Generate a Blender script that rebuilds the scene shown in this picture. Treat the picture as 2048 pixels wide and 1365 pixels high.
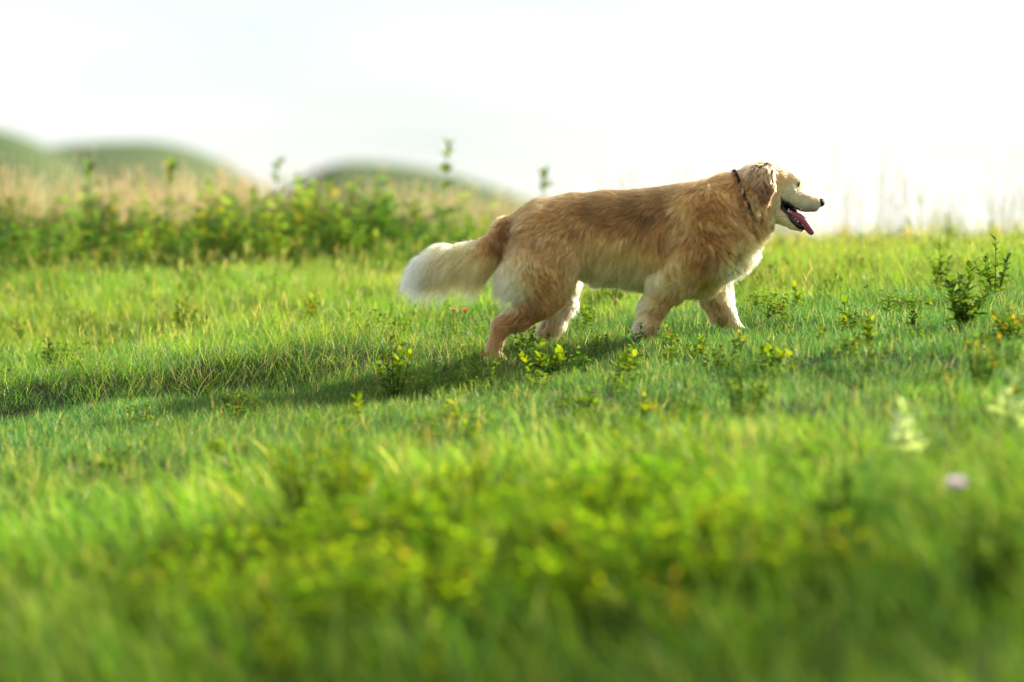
import bpy, bmesh, math, random
import numpy as np
from mathutils import Vector, kdtree
from mathutils.bvhtree import BVHTree

scene = bpy.context.scene
for o in list(bpy.data.objects):
    bpy.data.objects.remove(o)
C = scene.collection
R = math.radians
rng = np.random.default_rng(11)
random.seed(11)

# ------------------------------------------------------------------ camera, sky, sun, exposure
CAM_Y = -12.3
FOCAL, SENSOR = 135.0, 36.0
PXM = 2048 * FOCAL / SENSOR            # photo pixels per metre at one metre
cam_d = bpy.data.cameras.new('camera')
cam = bpy.data.objects.new('camera', cam_d)
C.objects.link(cam)
cam.location = (0, CAM_Y, 0)
cam.rotation_euler = (R(90), 0, 0)
cam_d.lens = FOCAL
cam_d.sensor_width = SENSOR
cam_d.clip_start = 0.1
cam_d.clip_end = 6000
cam_d.dof.use_dof = True
cam_d.dof.focus_distance = 12.2
cam_d.dof.aperture_fstop = 1.9
scene.camera = cam

SUN_EL, SUN_AZ = 25.0, 54.0            # azimuth measured from straight ahead (+Y) towards +X
world = bpy.data.worlds.new('World')
scene.world = world
world.use_nodes = True
nt = world.node_tree
nt.nodes.clear()
w_out = nt.nodes.new('ShaderNodeOutputWorld')
w_bg = nt.nodes.new('ShaderNodeBackground')
w_sky = nt.nodes.new('ShaderNodeTexSky')
w_sky.sky_type = 'NISHITA'
w_sky.sun_disc = False
w_sky.sun_elevation = R(SUN_EL)
w_sky.sun_rotation = R(SUN_AZ)
w_sky.air_density = 1.0
w_sky.dust_density = 1.0
w_sky.ozone_density = 1.0
w_mix = nt.nodes.new('ShaderNodeMix')
w_mix.data_type = 'RGBA'
w_mix.inputs['Factor'].default_value = 0.78       # thin white cloud veil over the whole sky
w_tc = nt.nodes.new('ShaderNodeTexCoord')
w_map = nt.nodes.new('ShaderNodeMapping')
w_map.inputs['Scale'].default_value = (1.0, 1.0, 5.0)
w_noi = nt.nodes.new('ShaderNodeTexNoise')
w_noi.inputs['Scale'].default_value = 5.0
w_noi.inputs['Detail'].default_value = 5
w_ramp = nt.nodes.new('ShaderNodeValToRGB')
w_ramp.color_ramp.elements[0].position = 0.3
w_ramp.color_ramp.elements[0].color = (2.7, 2.95, 3.05, 1)
w_ramp.color_ramp.elements[1].position = 0.75
w_ramp.color_ramp.elements[1].color = (4.7, 4.7, 4.65, 1)
nt.links.new(w_tc.outputs['Generated'], w_map.inputs['Vector'])
nt.links.new(w_map.outputs[0], w_noi.inputs['Vector'])
nt.links.new(w_noi.outputs[0], w_ramp.inputs[0])
nt.links.new(w_sky.outputs[0], w_mix.inputs['A'])
nt.links.new(w_ramp.outputs[0], w_mix.inputs['B'])
nt.links.new(w_mix.outputs['Result'], w_bg.inputs[0])
w_bg.inputs[1].default_value = 0.117
nt.links.new(w_bg.outputs[0], w_out.inputs[0])

sun_d = bpy.data.lights.new('sun', 'SUN')
sun = bpy.data.objects.new('sun', sun_d)
C.objects.link(sun)
sun_d.energy = 4.7
sun_d.angle = R(0.8)
sun_d.color = (1.0, 0.93, 0.80)
sdir = Vector((math.sin(R(SUN_AZ)) * math.cos(R(SUN_EL)), math.cos(R(SUN_AZ)) * math.cos(R(SUN_EL)), math.sin(R(SUN_EL))))
sun.rotation_euler = sdir.to_track_quat('Z', 'Y').to_euler()
sun.location = sdir * 60

vs = scene.view_settings
vs.view_transform = 'Standard'
vs.look = 'None'
vs.gamma = 1.0
vs.use_curve_mapping = False
vs.exposure = 1.08
scene.cycles.max_bounces = 24
scene.cycles.diffuse_bounces = 4
scene.cycles.glossy_bounces = 16
scene.cycles.transmission_bounces = 24
scene.cycles.transparent_max_bounces = 8
scene.cycles.use_denoising = True
scene.cycles_curves.shape = 'RIBBONS' if hasattr(scene, 'cycles_curves') else None

# ------------------------------------------------------------------ helpers
def lin(c):
    c = np.asarray(c, float) / 255.0
    return np.where(c <= 0.04045, c / 12.92, ((c + 0.055) / 1.055) ** 2.4)

def smooth(a, b, x):
    t = np.clip((x - a) / (b - a), 0, 1)
    return t * t * (3 - 2 * t)

def tag(o, label=None, cat=None, group=None, kind=None):
    if label: o['label'] = label
    if cat: o['category'] = cat
    if group: o['group'] = group
    if kind: o['kind'] = kind
    return o

def mesh_np(name, V, faces_flat, sizes, mat=None, col=None, parent=None, link=True, smooth_shade=True):
    """V (n,3), faces_flat loop vertex indices, sizes loops per face, col (n,3) linear vertex colours"""
    me = bpy.data.meshes.new(name)
    V = np.ascontiguousarray(V, np.float32)
    faces_flat = np.asarray(faces_flat, np.int32)
    sizes = np.asarray(sizes, np.int32)
    me.vertices.add(len(V)); me.vertices.foreach_set('co', V.ravel())
    me.loops.add(len(faces_flat)); me.loops.foreach_set('vertex_index', faces_flat)
    me.polygons.add(len(sizes))
    starts = np.concatenate([[0], np.cumsum(sizes)[:-1]]).astype(np.int32)
    me.polygons.foreach_set('loop_start', starts)
    me.update(calc_edges=True)
    if smooth_shade:
        me.polygons.foreach_set('use_smooth', np.ones(len(sizes), bool))
    if col is not None:
        a = me.color_attributes.new('Col', 'FLOAT_COLOR', 'POINT')
        c4 = np.ones((len(V), 4), np.float32); c4[:, :3] = col
        a.data.foreach_set('color', c4.ravel())
    if mat: me.materials.append(mat)
    o = bpy.data.objects.new(name, me)
    if link: C.objects.link(o)
    if parent is not None: o.parent = parent
    return o

def empty(name, loc):
    o = bpy.data.objects.new(name, None)
    o.empty_display_size = 0.05
    o.location = loc
    C.objects.link(o)
    return o

class MB:
    """collects vertices, faces and vertex colours"""
    def __init__(s): s.V, s.F, s.S, s.Cc, s.n = [], [], [], [], 0
    def add(s, V, F, col):
        V = np.asarray(V, float)
        s.V.append(V)
        for f in F:
            s.F.extend([i + s.n for i in f]); s.S.append(len(f))
        col = np.asarray(col, float)
        s.Cc.append(np.tile(col, (len(V), 1)) if col.ndim == 1 else col)
        s.n += len(V)
    def build(s, name, mat, parent=None, link=True):
        return mesh_np(name, np.concatenate(s.V), s.F, s.S, mat, np.concatenate(s.Cc), parent, link)

def blade(mb, base, h, w, az, lean, curl, col, face=None, segs=3, tipcol=None):
    """one grass blade: a tapered, bending ribbon"""
    face = random.uniform(0, math.pi) if face is None else face
    side = np.array([math.cos(face), math.sin(face), 0.0]) * w * 0.5
    d = np.array([math.cos(az), math.sin(az), 0.0])
    p = np.array(base, float)
    V, cols, ang = [], [], lean
    tc = col if tipcol is None else tipcol
    for i in range(segs):
        t = i / segs
        k = 1.0 if i == 0 else (1 - t * t * 0.75)
        V += [p - side * k, p + side * k]
        cols += [col * (1 - t) + tc * t] * 2
        p = p + (np.array([0, 0, 1.0]) * math.cos(ang) + d * math.sin(ang)) * (h / segs)
        ang += curl / segs
    V.append(p); cols.append(tc)
    F = [(2 * i, 2 * i + 1, 2 * i + 3, 2 * i + 2) for i in range(segs - 1)] + [(2 * segs - 2, 2 * segs - 1, 2 * segs)]
    mb.add(V, F, np.array(cols))
    return p

def leaf_geo(L, W, fold=0.25, droop=0.25):
    """a folded leaf lying along +X, six faces"""
    xs = [0, .22, .55, .85, 1]; ws = [.05, .42, .5, .28, .0]
    V, F = [], []
    for x, w in zip(xs, ws):
        z = -droop * L * x * x
        V += [(x * L, -w * W, z + fold * w * W), (x * L, 0, z), (x * L, w * W, z + fold * w * W)]
    for i in range(4):
        a = 3 * i
        F += [(a, a + 1, a + 4, a + 3), (a + 1, a + 2, a + 5, a + 4)]
    return np.array(V), F

def rot_to(az, pitch, roll=0.0):
    """matrix sending +X to azimuth az raised by pitch"""
    ca, sa, cp, sp, cr, sr = math.cos(az), math.sin(az), math.cos(pitch), math.sin(pitch), math.cos(roll), math.sin(roll)
    Rz = np.array([[ca, -sa, 0], [sa, ca, 0], [0, 0, 1]])
    Ry = np.array([[cp, 0, -sp], [0, 1, 0], [sp, 0, cp]])
    Rx = np.array([[1, 0, 0], [0, cr, -sr], [0, sr, cr]])
    return Rz @ Ry @ Rx

def tube(mb, pts, radii, col, sides=5):
    pts = np.asarray(pts, float)
    n = len(pts)
    V, F = [], []
    for i in range(n):
        d = pts[min(i + 1, n - 1)] - pts[max(i - 1, 0)]
        d /= np.linalg.norm(d) + 1e-9
        u = np.cross(d, [0.3, 1, 0.1]); u /= np.linalg.norm(u) + 1e-9
        v = np.cross(d, u)
        for k in range(sides):
            a = 2 * math.pi * k / sides
            V.append(pts[i] + radii[i] * (math.cos(a) * u + math.sin(a) * v))
    for i in range(n - 1):
        for k in range(sides):
            k2 = (k + 1) % sides
            F.append((i * sides + k, i * sides + k2, (i + 1) * sides + k2, (i + 1) * sides + k))
    F.append(tuple(range(sides))[::-1]); F.append(tuple((n - 1) * sides + k for k in range(sides)))
    mb.add(V, F, col)

# ------------------------------------------------------------------ materials
def veg_material(name, transl=0.5, gloss=0.06, boost=(1.95, 1.95, 0.7)):
    m = bpy.data.materials.new(name); m.use_nodes = True
    t = m.node_tree; t.nodes.clear()
    out = t.nodes.new('ShaderNodeOutputMaterial')
    at = t.nodes.new('ShaderNodeAttribute'); at.attribute_name = 'Col'
    ins = t.nodes.new('ShaderNodeAttribute'); ins.attribute_type = 'INSTANCER'; ins.attribute_name = 'tint'
    mul = t.nodes.new('ShaderNodeMix'); mul.data_type = 'RGBA'; mul.blend_type = 'MULTIPLY'; mul.inputs['Factor'].default_value = 1
    # tint is zero where nothing instances the mesh, so one is added
    add = t.nodes.new('ShaderNodeMix'); add.data_type = 'RGBA'; add.blend_type = 'ADD'; add.inputs['Factor'].default_value = 1
    add.inputs['B'].default_value = (1, 1, 1, 1)
    t.links.new(ins.outputs['Color'], add.inputs['A'])
    t.links.new(at.outputs['Color'], mul.inputs['A']); t.links.new(add.outputs['Result'], mul.inputs['B'])
    dif = t.nodes.new('ShaderNodeBsdfDiffuse'); tr = t.nodes.new('ShaderNodeBsdfTranslucent')
    b = t.nodes.new('ShaderNodeMix'); b.data_type = 'RGBA'; b.blend_type = 'MULTIPLY'; b.inputs['Factor'].default_value = 1
    b.inputs['B'].default_value = (*boost, 1)
    t.links.new(mul.outputs['Result'], dif.inputs[0]); t.links.new(mul.outputs['Result'], b.inputs['A'])
    t.links.new(b.outputs['Result'], tr.inputs[0])
    ms = t.nodes.new('ShaderNodeMixShader'); ms.inputs[0].default_value = transl
    t.links.new(dif.outputs[0], ms.inputs[1]); t.links.new(tr.outputs[0], ms.inputs[2])
    gl = t.nodes.new('ShaderNodeBsdfGlossy'); gl.inputs['Roughness'].default_value = 0.45
    m2 = t.nodes.new('ShaderNodeMixShader')
    fr = t.nodes.new('ShaderNodeFresnel'); fr.inputs[0].default_value = 1.35
    mm = t.nodes.new('ShaderNodeMath'); mm.operation = 'MULTIPLY'; mm.inputs[1].default_value = gloss
    t.links.new(fr.outputs[0], mm.inputs[0]); t.links.new(mm.outputs[0], m2.inputs[0])
    t.links.new(ms.outputs[0], m2.inputs[1]); t.links.new(gl.outputs[0], m2.inputs[2])
    t.links.new(m2.outputs[0], out.inputs[0])
    return m

M_GRASS = veg_material('grass_blade', 0.55, 0.05)
M_LEAF = veg_material('weed_leaf', 0.52, 0.012)
M_DRY = veg_material('dry_stalk', 0.35, 0.1, (1.1, 1.0, 0.8))
M_PETAL = veg_material('petal', 0.4, 0.1, (1.0, 1.0, 1.0))

def noise_material(name, stops, scale, rough=0.9, detail=8, bump=0.0, coord='Object'):
    m = bpy.data.materials.new(name); m.use_nodes = True
    t = m.node_tree; p = t.nodes['Principled BSDF']
    p.inputs['Roughness'].default_value = rough
    p.inputs['Specular IOR Level'].default_value = 0.2
    tc = t.nodes.new('ShaderNodeTexCoord')
    n = t.nodes.new('ShaderNodeTexNoise'); n.inputs['Scale'].default_value = scale; n.inputs['Detail'].default_value = detail
    r = t.nodes.new('ShaderNodeValToRGB')
    while len(r.color_ramp.elements) < len(stops): r.color_ramp.elements.new(0.5)
    for e, (pos, c) in zip(r.color_ramp.elements, stops): e.position = pos; e.color = (*c, 1)
    t.links.new(tc.outputs[coord], n.inputs['Vector']); t.links.new(n.outputs[0], r.inputs[0])
    t.links.new(r.outputs[0], p.inputs['Base Color'])
    if bump:
        bp = t.nodes.new('ShaderNodeBump'); bp.inputs['Strength'].default_value = bump; bp.inputs['Distance'].default_value = 0.02
        t.links.new(n.outputs[0], bp.inputs['Height']); t.links.new(bp.outputs[0], p.inputs['Normal'])
    return m

# ------------------------------------------------------------------ ground
GD = np.array([-60, 0, 4, 6.5, 9, 12.3, 15, 18, 20, 22, 26, 32, 45, 100, 300, 1500, 6000.])
GZ = np.array([-6.5, -1.24, -.84, -.585, -.345, -.056, .17, .365, .43, .43, .22, -.5, -3, -14, -30, -34, -34.])
LD = np.array([-60, 4, 12.3, 15, 18, 20, 26, 6000.])
LS = np.array([.06, .09, .103, .06, .022, .01, .0, .0])

def _interp_s(x, xp, fp):
    w = 0.35
    return (np.interp(x - w, xp, fp) + 2 * np.interp(x, xp, fp) + np.interp(x + w, xp, fp)) / 4

def bank_line(X):
    """distance of the foot of the little bank, as world Y"""
    return np.interp(X, [-3, -1.65, -1.1, -.65, -.35, 0.2], [-.75, -.42, -.03, .0, .06, .2])

def ground(X, Y):
    X = np.asarray(X, float); Y = np.asarray(Y, float)
    D = Y - CAM_Y
    z = _interp_s(D, GD, GZ) + _interp_s(D, LD, LS) * X * np.clip(1 - (np.abs(X) - 8) / 30, 0, 1)
    near = np.clip(1 - (D - 22) / 20, 0, 1) * np.clip(1 - (np.abs(X) - 8) / 30, 0, 1)
    z = z + near * (.012 * np.sin(2.1 * X + 1.3 * Y) + .010 * np.sin(3.7 * Y - 1.9 * X + 1) + .006 * np.sin(7.3 * X + 5.1 * Y))
    b = bank_line(X)
    z = z + .08 * smooth(-.05, .2, Y - b) * (1 - smooth(.35, 1.5, Y - b)) * (1 - smooth(-.55, -.12, X)) * smooth(-6, -4, X)
    z = z - .02 * np.exp(-((Y - b + .22) / .2) ** 2) * (1 - smooth(-.7, -.2, X)) * smooth(-6, -4, X)
    return z

def at(px, py):
    """where the ground shows at a photo pixel"""
    D = np.linspace(4.5, 21, 3300)
    X = (px - 1024) * D / PXM
    z = ground(X, D + CAM_Y)
    row = 682.5 - z * PXM / D
    k = np.argmax(row <= py) if (row <= py).any() else len(D) - 1
    return np.array([X[k], D[k] + CAM_Y, z[k]])

xs = np.unique(np.concatenate([np.linspace(-6, 6, 241), np.linspace(-60, 60, 61), np.linspace(-3000, 3000, 41)]))
ys = np.unique(np.concatenate([np.linspace(-9, 14, 461), np.linspace(-60, 120, 91), np.linspace(120, 4500, 60)]))
GX, GY = np.meshgrid(xs, ys)
GV = np.stack([GX, GY, ground(GX, GY)], -1).reshape(-1, 3)
nx, ny = len(xs), len(ys)
ii = (np.arange(ny - 1)[:, None] * nx + np.arange(nx - 1)[None]).ravel()
GF = np.stack([ii, ii + 1, ii + 1 + nx, ii + nx], -1).ravel()
M_SOIL = noise_material('soil', [(.3, (.03, .028, .014)), (.5, (.045, .06, .018)), (.7, (.06, .075, .02))], 6.0, bump=.4)
g = mesh_np('ground', GV, GF, np.full(len(ii), 4), M_SOIL)
tag(g, kind='structure')

# far hills
M_HILL = noise_material('hill_grass', [(.3, (.070, .120, .035)), (.5, (.105, .155, .045)), (.72, (.15, .18, .06))], .06, detail=6)
def hill(px, py, D, s_left, s_right, s_depth, seed):
    X0 = (px - 1024) * D / PXM
    ztop = (682.5 - py) * D / PXM
    H = ztop + 34
    u = np.linspace(-3.2, 3.2, 121)
    U, Vv = np.meshgrid(u, u)
    sl, sr = s_left * D / PXM, s_right * D / PXM
    X = np.where(U < 0, U * sl, U * sr); Y = Vv * s_depth
    ph = seed * 1.7
    z = H * np.exp(-(U ** 2 + Vv ** 2) / 2) * (1 + .035 * np.sin(2.3 * U + ph) * np.sin(1.9 * Vv + ph) * (U ** 2 + Vv ** 2 > 0)) 
    z = z / z.max() * H - 35
    V = np.stack([X, Y, z], -1).reshape(-1, 3)
    n = len(u); k = (np.arange(n - 1)[:, None] * n + np.arange(n - 1)[None]).ravel()
    o = mesh_np('hill', V, np.stack([k, k + 1, k + 1 + n, k + n], -1).ravel(), np.full(len(k), 4), M_HILL)
    o.location = (X0, D + CAM_Y, 0)
    tag(o, kind='structure')
    return o
hill(-60, 236, 430, 560, 600, 40, 1)
hill(275, 268, 500, 1200, 520, 60, 2)
hill(725, 313, 680, 390, 800, 55, 3)

# warm evening haze in one closed box round the place
hz_d0, hz_d1 = np.array([-700., -80., -40.]), np.array([700., 1000., 42.])
hv = np.array([[hz_d1[0] if i & 1 else hz_d0[0], hz_d1[1] if i & 2 else hz_d0[1], hz_d1[2] if i & 4 else hz_d0[2]] for i in range(8)])
M_HAZE = bpy.data.materials.new('haze'); M_HAZE.use_nodes = True
ht = M_HAZE.node_tree; ht.nodes.clear()
ho = ht.nodes.new('ShaderNodeOutputMaterial'); hp_ = ht.nodes.new('ShaderNodeVolumePrincipled')
hp_.inputs['Color'].default_value = (.88, .94, 1.0, 1); hp_.inputs['Density'].default_value = .00005; hp_.inputs['Anisotropy'].default_value = .2
ht.links.new(hp_.outputs[0], ho.inputs['Volume'])
hz = mesh_np('haze', hv, [0, 2, 3, 1, 4, 5, 7, 6, 0, 1, 5, 4, 2, 6, 7, 3, 0, 4, 6, 2, 1, 3, 7, 5], [4] * 6, M_HAZE, smooth_shade=False)
tag(hz, kind='stuff')

# ------------------------------------------------------------------ grass (stuff): tufts scattered by geometry nodes
def vcol(base, var):
    c = np.array(base) * (1 + random.uniform(-var, var))
    c[0] *= 1 + random.uniform(-.2, .2)
    return c

def seed_stem(mb, r0, h, col, hw=.0035):
    """a thin flowering stem with a narrow seed head"""
    a = random.uniform(0, 6.283); lean = random.uniform(.02, .35)
    p0 = np.array([r0 * math.cos(a), r0 * math.sin(a), -.005])
    d = np.array([math.sin(lean) * math.cos(a), math.sin(lean) * math.sin(a), math.cos(lean)])
    tube(mb, [p0, p0 + d * h * .8, p0 + d * h + np.array([.1 * h * d[0], .1 * h * d[1], -.01 * h])], [.0008, .0007, .0004], col, 3)
    for j in range(6):
        blade(mb, p0 + d * h * (.72 + .05 * j), .012 + .1 * h, hw, random.uniform(0, 6.28), random.uniform(.1, .5), .2, col * random.uniform(.8, 1.25), segs=2)

def tuft_lawn(i):
    mb = MB()
    fine = i % 3
    for k in range(52):
        r = .06 * math.sqrt(random.random()); a = random.uniform(0, 6.283)
        q = random.random()
        col = vcol((.36, .32, .18), .2) if q < .11 else vcol((.17, .25, .06), .2) if q < .2 else vcol((.066, .155, .060), .3)
        blade(mb, (r * math.cos(a), r * math.sin(a), -.006), random.uniform(.016, .055), random.uniform(.0010, .0017) * (1 + .2 * fine),
              random.uniform(0, 6.283), random.uniform(0, .75), random.uniform(0, 1.2), col)
    return mb.build('lawn_tuft', M_GRASS, link=False)

def tuft_meadow(i):
    mb = MB()
    sp = i % 4
    base = [(.125, .225, .034), (.180, .265, .046), (.092, .195, .048), (.140, .230, .026)][sp]
    wid = [.0022, .0016, .0019, .0034][sp]
    for k in range([30, 38, 36, 22][sp]):
        r = .07 * math.sqrt(random.random()); a = random.uniform(0, 6.283)
        q = random.random()
        col = vcol((.36, .32, .18), .2) if q < .08 else vcol((.26, .31, .06), .2) if q < .22 else vcol(base, .28)
        blade(mb, (r * math.cos(a), r * math.sin(a), -.01), random.uniform(.03, .115) * [1, 1.1, .8, .85][sp], wid * random.uniform(.8, 1.3),
              random.uniform(0, 6.283), random.uniform(0, .7), random.uniform(0, 1.4), col)
    if sp in (0, 1) and i % 3 == 0:
        for k in range(2): seed_stem(mb, .04, random.uniform(.09, .16), vcol((.30, .28, .13), .2), .002)
    return mb.build('meadow_tuft', M_GRASS, link=False)

def tuft_tall(i):
    mb = MB()
    sp = i % 3
    base = [(.105, .215, .030), (.150, .240, .026), (.070, .165, .036)][sp]
    for k in range([28, 20, 34][sp]):
        r = .08 * math.sqrt(random.random()); a = random.uniform(0, 6.283)
        q = random.random()
        col = vcol((.40, .38, .20), .2) if q < .10 else vcol((.26, .32, .04), .2) if q < .25 else vcol(base, .35)
        blade(mb, (r * math.cos(a), r * math.sin(a), -.01), random.uniform(.06, .22), random.uniform(.0025, .005) * [1, 1.4, .7][sp],
              random.gauss(math.pi, .9), random.uniform(.05, .9), random.uniform(0, 1.2), col, segs=4)
    return mb.build('tall_tuft', M_GRASS, link=False)

def tuft_leafy(i, base=(.110, .180, .022), H=(.05, .13), leafL=.02, n=9, per=9):
    mb = MB()
    for s in range(n):
        r = .06 * math.sqrt(random.random()); a = random.uniform(0, 6.283)
        h = random.uniform(*H); lean = random.uniform(0, .4); la = random.uniform(0, 6.283)
        p0 = np.array([r * math.cos(a), r * math.sin(a), -.01])
        p1 = p0 + h * np.array([math.sin(lean) * math.cos(la), math.sin(lean) * math.sin(la), math.cos(lean)])
        tube(mb, [p0, p1], [.0012, .0006], np.array((.07, .11, .03)), 3)
        for j in range(per):
            t = random.uniform(.25, 1.02)
            V, F = leaf_geo(leafL * random.uniform(.6, 1.25), leafL * .62)
            Mx = rot_to(random.uniform(0, 6.283), random.uniform(-.1, .9), random.uniform(-.6, .6))
            c = vcol(base, .3)
            if random.random() < .05: c = np.array((.24, .20, .03))
            mb.add(V @ Mx.T + p0 + (p1 - p0) * t, F, c)
    return mb.build('leafy_tuft', M_LEAF, link=False)

def tuft_clover(i):
    return tuft_leafy(i, [(.125, .225, .012), (.16, .235, .012), (.095, .19, .014)][i % 3], (.05, .12), .016, 15, 13)

def tuft_thicket(i):
    return tuft_leafy(i, [(.074, .150, .036), (.105, .195, .044), (.130, .220, .044), (.210, .285, .048)][i % 4], (.10, .32), .036, 8, 16)

def tuft_dry(i):
    mb = MB()
    for s in range(9):
        r = .08 * math.sqrt(random.random()); a = random.uniform(0, 6.283)
        h = random.uniform(.26, .50) * (1.18 if random.random() < .12 else 1); lean = random.uniform(0, .2); la = random.uniform(0, 6.283)
        p0 = np.array([r * math.cos(a), r * math.sin(a), 0.])
        d = np.array([math.sin(lean) * math.cos(la), math.sin(lean) * math.sin(la), math.cos(lean)])
        col = vcol((.56, .46, .23), .22)
        tube(mb, [p0, p0 + d * h], [.0013, .0008], col, 3)
        for j in range(16):          # the loose seed head
            t = random.uniform(.68, 1.0)
            blade(mb, p0 + d * h * t, random.uniform(.012, .03), .0035, random.uniform(0, 6.28), random.uniform(.2, .9), .2, vcol((.68, .56, .29), .2), segs=2)
    for k in range(8):
        r = .07 * math.sqrt(random.random()); a = random.uniform(0, 6.283)
        blade(mb, (r * math.cos(a), r * math.sin(a), 0), random.uniform(.15, .34), .004, random.uniform(0, 6.28), .1, .7, vcol((.15, .19, .04), .3))
    return mb.build('dry_tuft', M_DRY, link=False)

def scatter(name, label, maker, variants, P, scl, tint, lean=.12, yaw=True):
    """one object whose vertices carry instances of the tufts"""
    coll = bpy.data.collections.new(name + '_source')
    for i in range(variants):
        coll.objects.link(maker(i))
    n = len(P)
    me = bpy.data.meshes.new(name)
    me.vertices.add(n); me.vertices.foreach_set('co', np.ascontiguousarray(P, np.float32).ravel())
    def attr(nm, typ, vals, key):
        a = me.attributes.new(nm, typ, 'POINT'); a.data.foreach_set(key, np.ascontiguousarray(vals).ravel())
    attr('pick', 'INT', rng.integers(0, variants, n).astype(np.int32), 'value')
    rot = np.stack([rng.normal(0, lean, n), rng.normal(0, lean, n), rng.uniform(0, 6.283, n) if yaw else rng.normal(0, .5, n)], -1).astype(np.float32)
    attr('turn', 'FLOAT_VECTOR', rot, 'vector')
    attr('size', 'FLOAT', scl.astype(np.float32), 'value')
    attr('tint', 'FLOAT_VECTOR', (tint - 1).astype(np.float32), 'vector')
    me.materials.append(M_GRASS)
    o = bpy.data.objects.new(name, me); C.objects.link(o)
    ng = bpy.data.node_groups.new(name, 'GeometryNodeTree')
    ng.interface.new_socket('Geometry', in_out='INPUT', socket_type='NodeSocketGeometry')
    ng.interface.new_socket('Geometry', in_out='OUTPUT', socket_type='NodeSocketGeometry')
    N = ng.nodes.new
    gi, go = N('NodeGroupInput'), N('NodeGroupOutput')
    iop, ci = N('GeometryNodeInstanceOnPoints'), N('GeometryNodeCollectionInfo')
    ci.inputs['Collection'].default_value = coll
    ci.inputs['Separate Children'].default_value = True
    ci.inputs['Reset Children'].default_value = True
    iop.inputs['Pick Instance'].default_value = True
    def named(nm, typ):
        a = N('GeometryNodeInputNamedAttribute'); a.data_type = typ; a.inputs['Name'].default_value = nm
        return next(s for s in a.outputs if s.enabled and s.name == 'Attribute')
    L = ng.links.new
    L(gi.outputs[0], iop.inputs['Points']); L(ci.outputs[0], iop.inputs['Instance'])
    L(named('pick', 'INT'), iop.inputs['Instance Index'])
    L(named('turn', 'FLOAT_VECTOR'), iop.inputs['Rotation'])
    L(named('size', 'FLOAT'), iop.inputs['Scale'])
    L(iop.outputs[0], go.inputs[0])
    md = o.modifiers.new('scatter', 'NODES'); md.node_group = ng
    tag(o, label, None, None, 'stuff')
    return o

def field(n, d0, d1, margin=.55):
    """random ground points in the part of the meadow the lens takes in, with a margin"""
    D = np.sqrt(rng.uniform(0, 1, n * 2) * (d1 ** 2 - d0 ** 2) + d0 ** 2)
    half = .1333 * D + margin
    hm = .1333 * d1 + margin
    X = rng.uniform(-hm, hm, n * 2)
    k = np.abs(X) < half
    X, D = X[k], D[k]
    return X, D + CAM_Y
def vnoise(X, Y, f, seed=0):
    r = np.random.default_rng(100 + seed)
    out = np.zeros_like(X)
    for k in range(7):
        a = r.uniform(0, 6.283); ff = f * r.uniform(.6, 1.8); ph = r.uniform(0, 6.283)
        out += np.sin((X * math.cos(a) + Y * math.sin(a)) * ff + ph)
    return out / 7 ** .5 / 1.4
def place(X, Y, dz=0.0): return np.stack([X, Y, ground(X, Y) + dz], -1)
def tints(X, Y, amp=.16, seed=0):
    n = len(X)
    v = 1.12 + amp * vnoise(X, Y, 2.2, seed) + amp * .9 * vnoise(X, Y, 9, seed + 9) + rng.normal(0, .12, n)
    y = .0 + .12 * vnoise(X, Y, 1.8, seed + 5) + rng.normal(0, .07, n)
    return np.clip(np.stack([v * (.97 + y), v, v * (1.0 - .5 * y)], -1), .4, 2.0)

# short lawn along the track, where the dog walks
X, Y = field(9500, 9.3, 15.2)
D = Y - CAM_Y
b = bank_line(X)
keep = rng.uniform(0, 1, len(X)) < smooth(9.2, 10.6, D) * (1 - .75 * smooth(13.2, 15, D)) * (.78 + .3 * vnoise(X, Y, 6, 33))
bare = (X < -1.25) & (Y < b + .02) & (Y > b - .12)
keep &= ~(bare & (rng.uniform(0, 1, len(X)) < .8))
X, Y = X[keep], Y[keep]
scatter('lawn_grass', 'short dark green lawn grass covering the slope under the dog', tuft_lawn, 14, place(X, Y),
        rng.uniform(.75, 1.25, len(X)), tints(X, Y, .15, 1))
# longer meadow grass on both sides of it
X, Y = field(15500, 7.0, 21.5)
D = Y - CAM_Y
k = np.maximum(smooth(12.7 + .3, 14.3, D + .25 * vnoise(X, Y, 2.5, 3)), (1 - smooth(8.8, 10.6, D)) * .8)
bk = smooth(.02, .2, Y - bank_line(X)) * (1 - smooth(-.5, -.2, X))
k = np.maximum(k, bk * .55)
keep = rng.uniform(0, 1, len(X)) < k
X, Y = X[keep], Y[keep]
scatter('meadow_grass', 'ankle high yellow green meadow grass behind the dog and up the slope', tuft_meadow, 14, place(X, Y),
        rng.uniform(.65, 1.15, len(X)) * np.where(Y < -2, .9, 1.0), tints(X, Y, .14, 2))
# tall soft grass close to the lens; shading toward the lens painted into its tint
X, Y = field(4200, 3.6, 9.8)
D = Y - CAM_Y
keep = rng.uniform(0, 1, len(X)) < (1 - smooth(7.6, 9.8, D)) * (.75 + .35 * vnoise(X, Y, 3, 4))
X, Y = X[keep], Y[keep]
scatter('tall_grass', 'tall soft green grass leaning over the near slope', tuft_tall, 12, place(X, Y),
        rng.uniform(.45, 1.0, len(X)), tints(X, Y, .25, 3) * (.50 + .45 * smooth(6.3, 8.2, Y - CAM_Y))[:, None] * np.array([.92, 1, 1]), lean=.22, yaw=False)
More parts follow.
